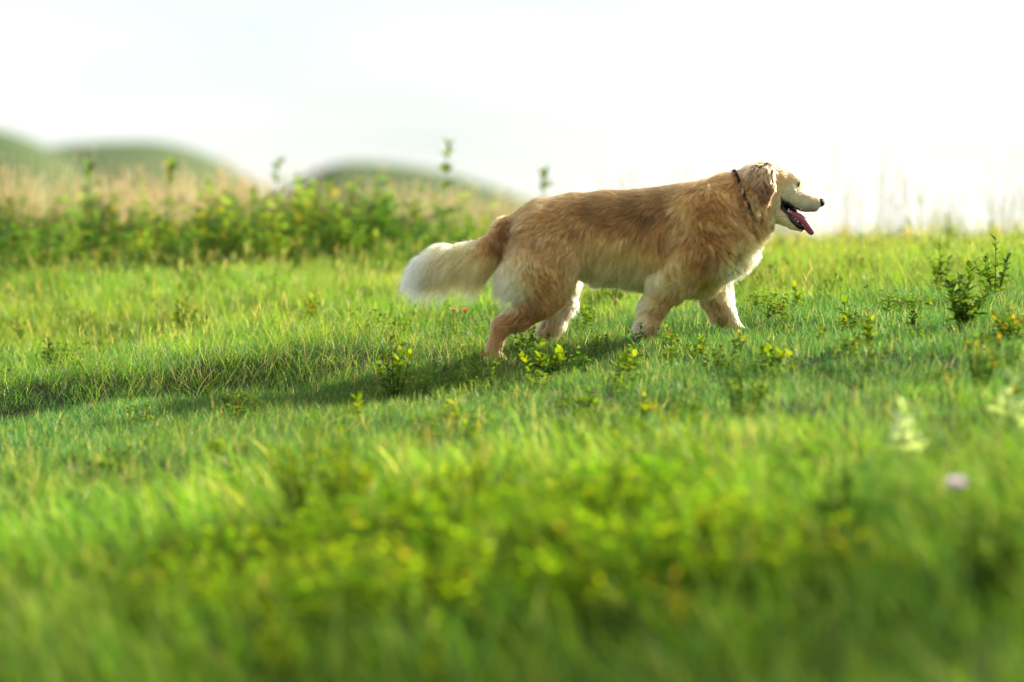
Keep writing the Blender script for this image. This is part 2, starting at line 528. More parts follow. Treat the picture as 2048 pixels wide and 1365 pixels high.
# low leafy ground cover
X, Y = field(2600, 5.2, 21)
D = Y - CAM_Y
k = np.where(D < 9.5, .35 + .65 * smooth(6.6, 7.2, D) * (1 - smooth(8.2, 9.0, D)) * (1 - smooth(.1, .45, np.abs(X + .08))), np.where(D < 13, .26 + .4 * smooth(-.1, .4, X) * (1 - smooth(11.7, 12.1, D)), .3 + .5 * smooth(15.5, 18, D)))
keep = rng.uniform(0, 1, len(X)) < k * (.6 + .6 * vnoise(X, Y, 3.5, 6))
X, Y = X[keep], Y[keep]
scatter('leafy_ground_cover', 'low yellow green leafy ground cover growing through the grass', tuft_leafy, 12, place(X, Y),
        rng.uniform(.45, .95, len(X)), tints(X, Y, .15, 4))
# a bright patch of clover in the middle of the near slope
n_c = 300
X = np.concatenate([rng.normal(-.33, .16, n_c // 3), rng.normal(.0, .2, n_c // 3), rng.normal(.25, .14, n_c // 3)])
Y = rng.uniform(7.0, 8.3, len(X)) + CAM_Y
scatter('clover_patch', 'bright yellow green clover patch in the sunny middle of the near slope', tuft_clover, 8, place(X, Y),
        rng.uniform(.9, 1.5, len(X)), tints(X, Y, .15, 14) * np.array([1.35, 1.25, 1.0]))
# thicket of dark leafy weeds at the crest
X, Y = field(2600, 15.6, 20.8)
D = Y - CAM_Y
k = (1 - smooth(-.5, .5, X)) * smooth(16.0, 19.0, D + .7 * vnoise(X, Y, 2.5, 8)) * (.55 + .4 * vnoise(X, Y, 4, 18)) + .26 * smooth(.3, 1.0, X) * smooth(15.8, 18.5, D)
keep = rng.uniform(0, 1, len(X)) < k
X, Y = X[keep], Y[keep]
scatter('weed_thicket', 'dark leafy weed thicket along the crest beyond the dog', tuft_thicket, 12, place(X, Y),
        np.clip(rng.lognormal(-.34, .42, len(X)), .28, 1.4) * (1 - .45 * smooth(-.6, .2, X)) * (.30 + .70 * smooth(15.8, 19.2, Y - CAM_Y)) * np.where(X > .5, .6, 1), tints(X, Y, .28, 5))
# dry seed heads behind the thicket
X, Y = field(3000, 19.0, 25.0)
D = Y - CAM_Y
k = (1 - .92 * smooth(-.3, .9, X)) * (.55 + .45 * vnoise(X, Y, 2.5, 9))
keep = rng.uniform(0, 1, len(X)) < k
X, Y = X[keep], Y[keep]
scatter('dry_seed_grass', 'tall tan seed heads of dry grass behind the weed thicket', tuft_dry, 12, place(X, Y),
        rng.uniform(.68, 1.1, len(X)) * (1 - .12 * smooth(-1.7, -.9, X)) * (1 - .2 * smooth(-.7, .3, X)) * (1 + .35 * smooth(.2, .8, X)), np.clip(tints(X, Y, .12, 6), .6, 1.5) * (1 - smooth(.0, .7, X)[:, None] * np.array([.35, .12, .1])))

# ------------------------------------------------------------------ single plants
LEAFSETS = {}
def leaf_meshes(kind):
    """a few shared leaf meshes of one colouring"""
    if kind in LEAFSETS: return LEAFSETS[kind]
    pal = {'dark': [(.036, .088, .020), (.050, .110, .022), (.075, .145, .022)],
           'mid': [(.06, .13, .016), (.09, .165, .014), (.15, .21, .014)],
           'yellow': [(.17, .245, .010), (.24, .27, .010), (.12, .20, .012)],
           'orange': [(.34, .24, .03), (.24, .26, .02), (.14, .22, .02)],
           'silver': [(.44, .50, .40), (.32, .40, .30), (.22, .31, .20)]}[kind]
    out = []
    for c in pal:
        for q in range(2):
            V, F = leaf_geo(1.0, random.uniform(.42, .58), random.uniform(.1, .4), random.uniform(.05, .4))
            mb = MB(); mb.add(V, F, np.array(c) * random.uniform(.9, 1.1))
            o = mb.build('leaf', M_LEAF, link=False)
            out.append(o.data); bpy.data.objects.remove(o)
    LEAFSETS[kind] = out
    return out

def weed(px, py, hpx, wpx, label, kinds=('mid',), n_stems=5, per=7, leaf=.024, cat='weed', name='leafy_weed', split=True, group=None, D=None, top=None):
    """a leafy weed: stems, and either single leaf objects or (far out of focus) one joined mass of leaves"""
    if D is None: p = at(px, py)
    else:
        X = (px - 1024) * D / PXM; p = np.array([X, D + CAM_Y, float(ground(X, D + CAM_Y))])
    m = PXM / (p[1] - CAM_Y)
    if D is not None and py is not None: hpx = (682.5 - p[2] * m) - py      # py is the top here
    H, W = hpx / m * (1.0 if D is not None else 1.22 if split else 1.55), wpx / m / 2 * 1.05
    e = empty(name, p)
    tag(e, label, cat, group)
    mbl = MB()
    for s in range(n_stems):
        a = random.uniform(0, 6.283); rr = W * math.sqrt(random.random()) * .9
        if n_stems == 1: rr = 0
        h = H * random.uniform(.7, 1.0) * (1 - .35 * (rr / (W + 1e-6)))
        if s == 0: h = H; rr *= .3
        tip = np.array([rr * math.cos(a), rr * math.sin(a), h]) if n_stems > 1 else np.array([random.uniform(-.12, .12) * h, 0, h])
        pts = [np.array([tip[0] * .15, tip[1] * .15, -.01]), np.array([tip[0] * .6, tip[1] * .6, h * .5]), tip]
        ms = MB(); tube(ms, pts, [.0022, .0018, .0010], np.array((.08, .12, .035)), 5)
        ms.build('stem', M_LEAF, e)
        nj = int(per * (1.7 if split else 1.0))
        for j in range(nj):
            t = .18 + .82 * (j + random.random() * .6) / nj
            if n_stems == 1: t = min(1.0, (.42, .62, .80, .92, 1.0)[j % 5] + random.uniform(-.035, .035))
            q = pts[0] * (1 - t) ** 2 + 2 * t * (1 - t) * pts[1] + t * t * pts[2] if n_stems > 1 else pts[0] * (1 - t) + pts[2] * t
            kind = kinds[0]
            if len(kinds) > 1 and (t > .62) and random.random() < .75: kind = kinds[-1] if (top is None or random.random() < top) else kinds[0]
            Ls = leaf * 1.4 * random.uniform(.7, 1.25) * (1.05 - .35 * t)
            az = j * (2.4 if n_stems > 1 else .97) + random.uniform(-.5, .5) + s; pitch = random.uniform(.1, .6) + .7 * t * t
            roll = random.uniform(-.5, .5)
            if split:
                l = bpy.data.objects.new('leaf', random.choice(leaf_meshes(kind)))
                C.objects.link(l); l.parent = e
                l.location = q
                from mathutils import Matrix
                l.rotation_euler = Matrix(rot_to(az, pitch, roll).tolist()).to_euler()
                l.scale = (Ls, Ls, Ls)
            else:
                me = random.choice(leaf_meshes(kind))
                V = np.empty(len(me.vertices) * 3, np.float32); me.vertices.foreach_get('co', V)
                cc = np.empty(len(me.vertices) * 4, np.float32); me.color_attributes['Col'].data.foreach_get('color', cc)
                F = [tuple(f.vertices) for f in me.polygons]
                mbl.add(V.reshape(-1, 3) * Ls @ rot_to(az, pitch, roll).T + q, F, cc.reshape(-1, 4)[:, :3])
    if not split:
        f = mbl.build('leaves', M_LEAF, e); f['kind'] = 'stuff'
    return e

# in and near the plane of focus: every leaf of its own
weed(792, 806, 112, 100, 'loose pale green weed with yellow top leaves standing before the tail side of the dog', ('mid', 'yellow'), 7, 8, .026)
weed(1095, 768, 74, 125, 'low dark bushy weed just below the far hind paw of the dog', ('dark', 'yellow'), 10, 8, .026)
weed(366, 674, 62, 108, 'low rounded weed with yellow tips beyond the long grass tussock', ('dark', 'yellow'), 9, 8, .026)
weed(618, 655, 52, 96, 'thin weed with orange and yellow tips in the grass behind the shaded strip', ('mid', 'orange'), 6, 6, .024)
weed(96, 748, 56, 50, 'upright dark weed with narrow pointed shoots beyond the bank', ('dark', 'mid'), 4, 9, .024)
weed(150, 752, 36, 46, 'small low weed with flat yellow green leaves beside the upright dark weed', ('mid', 'yellow'), 5, 6, .022)
weed(36, 690, 50, 70, 'reddish sparse weed at the edge beyond the bank', ('dark', 'orange'), 5, 6, .022)
weed(1925, 662, 105, 120, 'large leaved green weed in the mown strip ahead of the dog', ('mid', 'dark'), 9, 9, .032)
weed(1885, 590, 80, 60, 'tall dark weed with small leaves behind the large leaved weed', ('dark', 'mid'), 4, 9, .024)
weed(1990, 600, 100, 90, 'tall branching green weed rising toward the crest ahead of the dog', ('mid', 'dark'), 6, 9, .026)
weed(1690, 668, 56, 24, 'single upright yellow leaved sprout in front of the muzzle', ('yellow',), 2, 5, .028)
weed(1735, 700, 62, 44, 'orange and yellow topped sprout beside the single yellow sprout', ('yellow', 'orange'), 4, 6, .024)
weed(1832, 664, 52, 32, 'dark green knobby sprout with a pinkish orange tip', ('dark', 'orange'), 3, 7, .026, top=.3)
weed(1265, 762, 60, 56, 'bright yellow leaved weed below the near front paw', ('mid', 'yellow'), 4, 6, .026)
weed(1400, 726, 44, 66, 'small yellow green weed under the chest of the dog', ('mid', 'yellow'), 5, 6, .022)
weed(1480, 712, 40, 40, 'small weed with orange bud at the toes of the far front paw', ('mid', 'orange'), 3, 5, .02)
weed(1545, 745, 48, 80, 'broad leaved dark weed on the slope under the neck of the dog', ('dark', 'yellow'), 5, 6, .03)
weed(1583, 762, 44, 26, 'thin sprout with an orange brown top below the dark broad weed', ('yellow', 'orange'), 2, 5, .026)
weed(1640, 690, 36, 40, 'tiny yellow tipped weed between the paws and the yellow sprout', ('mid', 'yellow'), 3, 5, .02)
weed(1340, 735, 40, 60, 'pale low weed spreading before the near front paw', ('mid',), 4, 6, .022)
weed(2020, 690, 70, 90, 'leafy weed with orange specks at the end of the mown strip', ('mid', 'orange'), 7, 7, .026)
weed(720, 840, 40, 40, 'pair of bright yellow leaves standing alone in the grass', ('yellow',), 2, 4, .028)
weed(905, 848, 34, 50, 'low olive yellow weed in the lit grass below the dog shadow', ('yellow', 'orange'), 3, 5, .026, top=.4)
weed(1292, 845, 44, 40, 'yellow and rust coloured weed halfway down the slope', ('yellow', 'orange'), 3, 5, .026)
weed(1180, 830, 40, 70, 'yellow flecked weed in the lit grass left of the rust coloured one', ('mid', 'yellow'), 4, 5, .024)
weed(440, 925, 40, 70, 'small yellow green weed in the short shaded lawn', ('yellow',), 4, 6, .022)
weed(1780, 640, 40, 50, 'faint low weed in the soft grass ahead of the muzzle', ('mid', 'yellow'), 4, 5, .022)
weed(1590, 625, 44, 50, 'yellow flecked low weed in the grass below the tongue', ('mid', 'yellow'), 4, 5, .022)
weed(1180, 660, 46, 60, 'yellow flowering weed seen under the belly of the dog', ('mid', 'yellow'), 4, 6, .02)
weed(955, 612, 60, 60, 'dark leafy weed behind the tail fringe', ('dark',), 6, 7, .03)
weed(1225, 618, 44, 80, 'dark low weed in the gap between hind and front legs', ('dark', 'mid'), 6, 7, .03)

# out of focus beyond the dog: tall shoots against hills and sky
far_list = [
    (533, 322, 24, 'tall dark shoot against the sky in the dip between the two hills', 'dark'),
    (878, 294, 26, 'tallest thin shoot with separate leaf whorls above the tail', 'mid'),
    (1076, 350, 18, 'short pointed shoot just over the rump of the dog', 'dark'),
    (325, 332, 36, 'round topped bright green shoot before the dark hill face', 'mid'),
    (165, 334, 40, 'bent dark shoot in front of the lit hill slope', 'dark'),
    (240, 378, 50, 'leaning dark leafy shoot beside the bent one', 'dark'),
    (455, 388, 40, 'dark bushy shoot under the lower end of the near hill', 'dark'),
    (12, 352, 60, 'dark leafy shoot cut by the picture edge under the hills', 'dark'),
    (925, 400, 44, 'bright green shoot with a dark heart above the tail', 'mid'),
    (700, 430, 80, 'broad dark weed clump under the small far hill', 'dark'),
    (600, 410, 70, 'yellow green weed clump behind the seed grass edge', 'mid'),
    (110, 410, 90, 'wide dark weed clump under the lit hill slope', 'dark'),
    (380, 415, 80, 'wide green weed clump below the round topped shoot', 'mid'),
    (1815, 440, 34, 'yellow green spire on the crest ahead of the muzzle', 'yellow'),
    (1895, 428, 30, 'thin blue green shoot with a bare top on the crest', 'dark'),
    (1985, 446, 30, 'small dark headed shoot on the crest', 'dark'),
    (2035, 450, 30, 'green shoot at the far end of the crest', 'mid'),
    (1690, 468, 40, 'low bright weed on the crest beneath the tongue', 'mid'),
    (1755, 470, 50, 'low olive weed on the crest beside the yellow spire', 'yellow'),
]
for (px, py, w, lab, kd) in far_list:
    thin = w < 42 and px < 1200
    weed(px, py, None, w * (1.0 if thin else 1.5), lab, (kd, 'mid') if px < 1200 else ('mid', 'yellow'), 1 if thin else 5, 24 if thin else 15, .055 if thin else .028 if px > 1200 else .034,
         'weed', 'tall_weed', split=False, D=random.uniform(18.9, 20.2))

# soft leafy clumps close to the lens
near_list = [
    (640, 1085, 170, 270, 'big bright green leafy clump in the sunny part of the near slope', ('mid', 'yellow'), 22, 11, .034),
    (960, 1110, 150, 240, 'bright yellow green leafy clump in the middle of the near slope', ('yellow',), 18, 11, .034),
    (1230, 1130, 160, 240, 'sunlit yellow leafy clump below the legs of the dog', ('yellow', 'mid'), 18, 11, .034),
    (530, 1290, 110, 120, 'yellow leafed weed low on the near slope', ('yellow',), 7, 8, .032),
    (720, 1290, 130, 150, 'olive weed with yellow tops beside the pale blades', ('mid', 'yellow'), 9, 8, .032),
    (1205, 1290, 110, 90, 'lone yellow weed in the dark near grass', ('yellow',), 6, 8, .032),
    (1340, 1320, 110, 120, 'rust flecked yellow weed low in the dark near grass', ('yellow', 'orange'), 6, 8, .032),
    (560, 1395, 110, 150, 'bright yellow weed at the bottom of the slope', ('yellow',), 8, 8, .032),
    (880, 1400, 100, 110, 'yellow green weed at the bottom of the slope under the bright clump', ('yellow', 'mid'), 7, 8, .032),
    (325, 1005, 50, 50, 'small yellow sprout beside the purple flower', ('yellow',), 3, 5, .026),
    (1985, 1250, 190, 200, 'dark leafy clump beyond the pale pink flower', ('dark', 'mid'), 16, 10, .034),
    (1700, 1120, 120, 220, 'shaded leafy clump in the hollow before the silver plant', ('dark',), 16, 10, .032),
    (1960, 790, 100, 110, 'yellow orange leafed weed below the mown strip', ('mid', 'orange'), 8, 8, .028),
    (1480, 850, 80, 140, 'soft green weed clump in the middle of the slope', ('mid',), 9, 8, .028),
]
for (px, py, h, w, lab, kd, ns, per, lf) in near_list:
    weed(px, py, h, w, lab, kd, int(ns * 1.4), per * 2, lf * .58, split=False)
weed(1820, 960, 125, 110, 'silver leaved plant with pale upright leaves on the near slope', ('silver',), 6, 8, .036, 'plant', 'silver_plant', split=True)
weed(2020, 900, 130, 80, 'taller silver leaved plant at the edge of the near slope', ('silver',), 4, 7, .036, 'plant', 'silver_plant', split=True)

# flowers
def flower(px, py, rpx, lab, col, petals=5, stem_h=.05, name='flower', cup=.5, layers=1):
    p = at(px, py)
    D = p[1] - CAM_Y
    m = PXM / D
    r = rpx / m
    e = empty(name, p); tag(e, lab, 'flower')
    ms = MB(); tube(ms, [(0, 0, -.01), (.004, .002, stem_h * .5), (.002, 0, stem_h)], [.0015, .0012, .001], np.array((.07, .13, .03)), 5)
    ms.build('stem', M_LEAF, e)
    V, F = leaf_geo(r, r * .95, .3, -.25)
    pm = None
    for k in range(petals * layers):
        if pm is None:
            mb = MB(); mb.add(V, F, np.array(col)); o = mb.build('petal', M_PETAL, e); pm = o.data
        else:
            o = bpy.data.objects.new('petal', pm); C.objects.link(o); o.parent = e
        o.location = (.002, 0, stem_h)
        from mathutils import Matrix
        o.rotation_euler = Matrix(rot_to(6.283 * k / petals + .3 * (k // petals), cup + .35 * (k // petals)).tolist()).to_euler()
    mc = MB()
    tube(mc, [(.002, 0, stem_h - .001), (.002, 0, stem_h + r * .25)], [r * .22, r * .12], np.array((.45, .30, .04)), 6)
    mc.build('flower_centre', M_PETAL, e)
    return e
flower(1912, 1128, 32, 'pale pink open flower low among dark leaves on the near slope', (.90, .78, .84), 7, .14, cup=.35, layers=2)
flower(333, 1075, 12, 'small purple flower in the short lawn', (.20, .09, .30), 6, .062)
flower(905, 672, 11, 'pale orange flower under the tail fringe farther from the leg', (.75, .42, .24), 5, .085)
flower(929, 674, 12, 'bright orange flower under the tail fringe nearer the leg', (.80, .27, .10), 5, .085)
flower(964, 746, 8, 'orange blossom at the heel of the near hind paw', (.80, .33, .12), 5, .05)
flower(1084, 716, 8, 'orange blossom in front of the far hind paw', (.80, .30, .10), 5, .05)
flower(1336, 702, 8, 'orange red blossom beside the near front paw', (.70, .22, .10), 5, .05)

# long grass tussocks that hang over the little bank
def tussock(px, py, n, spread, hmin, hmax, lab, lean=(.2, 1.0), straw=.25):
    p = at(px, py)
    e = empty('grass_tussock', p); tag(e, lab, 'grass tussock')
    mb, mt = MB(), MB()
    for k in range(n):
        x = random.gauss(0, spread); y = random.gauss(0, .07)
        z = float(ground(p[0] + x, p[1] + y)) - p[2] - .01
        h = random.uniform(hmin, hmax)
        az = random.gauss(-1.4 if random.random() < .55 else math.pi * random.choice((0, 1)), .7)
        s = random.random() < straw
        col = vcol((.36, .34, .17), .2) if s else vcol((.10, .165, .035), .3)
        blade(mt if s else mb, (x, y, z), h, random.uniform(.0022, .0042), az, random.uniform(.05, .9), random.uniform(*lean) * 1.6, col, segs=6)
    if mb.n:
        o = mb.build('green_blades', M_GRASS, e); o['kind'] = 'stuff'
    if mt.n:
        o = mt.build('straw_blades', M_DRY, e); o['kind'] = 'stuff'
    return e
tussock(290, 792, 320, .20, .07, .22, 'long arching grass tussock with straw blades hanging over the shaded bank')
tussock(150, 800, 170, .20, .06, .17, 'shaggy lower grass tussock over the dark end of the bank', straw=.12)
tussock(660, 752, 240, .16, .08, .20, 'pale arching grass tussock at the end of the bank near the tail', straw=.35)
tussock(470, 770, 150, .17, .06, .16, 'sparse grass tussock midway along the bank', straw=.2)
tussock(905, 722, 40, .06, .05, .12, 'small wisp of pale dead grass behind the near hind paw', straw=.8)
tussock(435, 872, 60, .12, .05, .10, 'row of bright yellow green blades in the lawn below the shaded strip', lean=(0, .3), straw=.0)
for k, (px, py, lab) in enumerate([(700, 1080, 'pale straw blades leaning across the bright green clump'), (460, 1010, 'long pale blade pair in front of the short lawn'),
                                   (120, 1330, 'long pale arching blades low on the near slope'), (830, 1080, 'pale leaning blades over the yellow green clump')]):
    tussock(px, py, 14, .05, .14, .26, lab, straw=.7)

# ------------------------------------------------------------------ the dog
# Shape data below is in "dog units": 626 units per metre, x to the right and y downward from the photograph's corner; w is depth (away is +).
U = 626.0
def to_world(x, w, y): return np.stack([(x - 1024) / U, w / U, (682.5 - y) / U], -1)

class SDF:
    def __init__(s, lo, hi, step):
        s.lo, s.step = np.array(lo, float), step
        s.n = np.ceil((np.array(hi) - lo) / step).astype(int) + 1
        s.ax = [lo[i] + step * np.arange(s.n[i]) for i in range(3)]
        s.f = np.full(s.n, 60.0, np.float32)
    def box(s, a, b, pad):
        i0 = np.clip(np.floor((np.minimum(a, b) - pad - s.lo) / s.step).astype(int), 0, s.n - 1)
        i1 = np.clip(np.ceil((np.maximum(a, b) + pad - s.lo) / s.step).astype(int) + 1, 1, s.n)
        return tuple(slice(i0[k], i1[k]) for k in range(3))
    def dist(s, sl, a, ra, b, rb, k):
        x = s.ax[0][sl[0]][:, None, None]; w = s.ax[1][sl[1]][None, :, None]; y = s.ax[2][sl[2]][None, None, :]
        d = b - a; L2 = (d * d).sum() + 1e-9
        h = np.clip(((x - a[0]) * d[0] + (w - a[1]) * d[1] + (y - a[2]) * d[2]) / L2, 0, 1)
        r = ra + (rb - ra) * h
        q = np.sqrt((x - a[0] - d[0] * h) ** 2 + ((w - a[1] - d[1] * h) / k) ** 2 + (y - a[2] - d[2] * h) ** 2)
        return (q - r) * min(1.0, max(k, .45))
    def cone(s, a, ra, b, rb, k=1.0, m=10.0):
        """a, b are (x, w, y); k stretches depth; m is the blend radius"""
        a, b = np.array(a, float), np.array(b, float)
        R_ = max(ra, rb) * max(k, 1) + 34
        sl = s.box(a, b, R_)
        g_ = s.dist(sl, a, ra, b, rb, k)
        f = s.f[sl]
        h = np.clip(.5 + .5 * (f - g_) / m, 0, 1)
        s.f[sl] = f * (1 - h) + g_ * h - m * h * (1 - h)
    def carve(s, a, ra, b, rb, k=1.0, m=3.0):
        a, b = np.array(a, float), np.array(b, float)
        sl = s.box(a, b, max(ra, rb) * max(k, 1) + 20)
        g_ = -s.dist(sl, a, ra, b, rb, k)
        f = s.f[sl]
        h = np.clip(.5 + .5 * (g_ - f) / m, 0, 1)
        s.f[sl] = f * (1 - h) + g_ * h + m * h * (1 - h)
    def chain(s, pts, k, m=10.0):
        """pts: (x, w, y, r)"""
        for p, q in zip(pts[:-1], pts[1:]):
            s.cone(p[:3], p[3], q[:3], q[3], k, m)
    def surface(s):
        """naive surface nets"""
        f = s.f; inside = f < 0
        c = [inside[i:f.shape[0] - 1 + i, j:f.shape[1] - 1 + j, k:f.shape[2] - 1 + k] for i in (0, 1) for j in (0, 1) for k in (0, 1)]
        cnt = np.sum(c, axis=0)
        cells = np.argwhere((cnt > 0) & (cnt < 8))
        idx = -np.ones(cnt.shape, np.int64); idx[tuple(cells.T)] = np.arange(len(cells))
        acc = np.zeros((len(cells), 3)); num = np.zeros(len(cells))
        corners = [(i, j, k) for i in (0, 1) for j in (0, 1) for k in (0, 1)]
        for ca in corners:
            for ax in range(3):
                if ca[ax]: continue
                cb = list(ca); cb[ax] = 1
                fa = f[tuple((cells + ca).T)]; fb = f[tuple((cells + cb).T)]
                x = (fa < 0) != (fb < 0)
                t = np.where(x, fa / np.where(x, fa - fb, 1), 0)
                p = np.tile(np.array(ca, float), (len(cells), 1)); p[:, ax] = t
                acc[x] += p[x]; num[x] += 1
        V = (cells + acc / num[:, None]) * s.step + s.lo
        quads = []
        for ax in range(3):
            sa = [slice(None)] * 3; sb = [slice(None)] * 3
            sa[ax] = slice(0, -1); sb[ax] = slice(1, None)
            A, B = inside[tuple(sa)], inside[tuple(sb)]
            e = np.argwhere(A != B)
            o1, o2 = (ax + 1) % 3, (ax + 2) % 3
            e = e[(e[:, o1] > 0) & (e[:, o2] > 0) & (e[:, o1] < f.shape[o1] - 1) & (e[:, o2] < f.shape[o2] - 1)]
            flip = A[tuple(e.T)]
            q = []
            for d1, d2 in ((1, 1), (0, 1), (0, 0), (1, 0)):
                c2 = e.copy(); c2[:, o1] -= d1; c2[:, o2] -= d2
                q.append(idx[tuple(c2.T)])
            q = np.stack(q, -1)
            q[~flip] = q[~flip][:, ::-1]
            quads.append(q)
        Q = np.concatenate(quads)
        return V, Q[(Q >= 0).all(1)]

def yaw_c(x): return max(0.0, (x - 1500)) * .20       # the head turns a little away

B = SDF((800, -150, 310), (1670, 150, 745), 3.0)
# trunk
B.chain([(1035, 0, 474, 44), (1090, 0, 464, 64)], 1.05, 14)
B.chain([(1090, 0, 464, 64), (1150, 0, 466, 76)], .92, 14)
B.chain([(1150, 0, 466, 76), (1220, 0, 473, 88), (1290, 0, 476, 93)], .84, 14)
B.chain([(1290, 0, 476, 93), (1350, 0, 474, 98), (1400, 0, 471, 100)], .74, 14)
B.chain([(1400, 0, 471, 100), (1432, 0, 462, 90)], .74, 14)
B.chain([(1396, 0, 522, 62), (1428, 0, 500, 46)], .9, 14)
# neck and throat
B.chain([(1428, 0, 440, 80), (1480, 0, 404, 59), (1518, 3, 378, 45)], .92, 14)
B.chain([(1444, 0, 458, 57), (1518, 3, 432, 34)], .92, 12)
# shoulders
for sgn in (-1, 1):
    B.chain([(1425, sgn * 46, 425, 46), (1408, sgn * 54, 500, 52)], .72, 10)
    B.chain([(1405, sgn * 54, 480, 40), (1372, sgn * 54, 540, 36)], .72, 9)
# hind legs: near steps back, far steps under the belly
w = -60
B.chain([(1085, w + 12, 478, 58), (1070, w, 550, 52), (1090, w, 597, 31)], .62, 12)
B.chain([(1120, w + 8, 520, 44), (1106, w, 580, 33)], .62, 12)
B.chain([(1087, w, 602, 29), (1042, w, 636, 22), (1007, w, 652, 17)], .72, 10)
B.chain([(1003, w, 655, 18), (990, w, 690, 15), (984, w, 712, 15)], .85, 8)
B.chain([(984, w - 2, 716, 15), (1002, w - 2, 721, 12)], 1.1, 6)
w = 60
B.chain([(1095, w - 12, 478, 58), (1112, w, 558, 44), (1124, w, 600, 28)], .62, 12)
B.chain([(1124, w, 604, 27), (1110, w, 640, 21), (1099, w, 660, 18)], .75, 10)
B.chain([(1099, w, 662, 18), (1096, w, 695, 16)], .85, 8)
B.chain([(1094, w, 700, 15), (1113, w, 704, 12)], 1.1, 6)
# front legs
w = -54
B.chain([(1385, w, 510, 50), (1338, w, 570, 33), (1311, w, 610, 24), (1296, w, 648, 19), (1287, w, 684, 16)], .8, 10)
B.chain([(1287, w, 690, 17), (1306, w, 693, 13)], 1.1, 6)
w = 50
B.chain([(1420, w, 520, 48), (1434, w, 585, 28), (1450, w, 625, 22), (1470, w, 656, 17)], .8, 10)
B.chain([(1470, w, 656, 17), (1480, w, 668, 16), (1498, w, 671, 13)], 1.0, 6)
# tail core
B.chain([(1030, 0, 483, 31), (1000, 0, 494, 22), (955, -4, 502, 15), (905, -8, 504, 12), (865, -10, 518, 10), (840, -12, 545, 8)], .9, 10)
# head
def hp(x, y, r, dw=0): return (x, yaw_c(x) + dw, y, r)
B.chain([hp(1518, 370, 42), hp(1550, 368, 41)], .9, 8)
B.chain([hp(1550, 368, 41), hp(1571, 366, 33)], .85, 8)
B.chain([hp(1571, 366, 33), hp(1582, 374, 22)], .85, 4)
B.chain([hp(1520, 402, 34), hp(1543, 402, 27)], 1.15, 8)
B.chain([hp(1580, 389, 21), hp(1612, 402, 18.5), hp(1630.5, 406.5, 16)], .9, 4)
B.chain([hp(1538, 418, 22), hp(1566, 434, 12), hp(1590, 450, 8.5), hp(1607, 457, 5.5)], 1.3, 4)
# brow, eye socket, mouth
for sgn in (-1, 1):
    B.cone(hp(1585, 355, 0, sgn * 17)[:3], 9, hp(1596, 362, 0, sgn * 16)[:3], 7, 1, 6)
    B.carve(hp(1600, 371, 0, sgn * 24)[:3], 4.5, hp(1601, 371, 0, sgn * 24)[:3], 4.5, 1.2, 4)
mw = yaw_c(1585)
B.chain([(1572, mw + 12, 416, 12), (1588, mw + 12, 427, 12)], .6, 3)
B.carve((1571, mw - 34, 411), 6, (1602, mw - 30, 433), 13, 2.4, 2.5)
DV, DQ = B.surface()

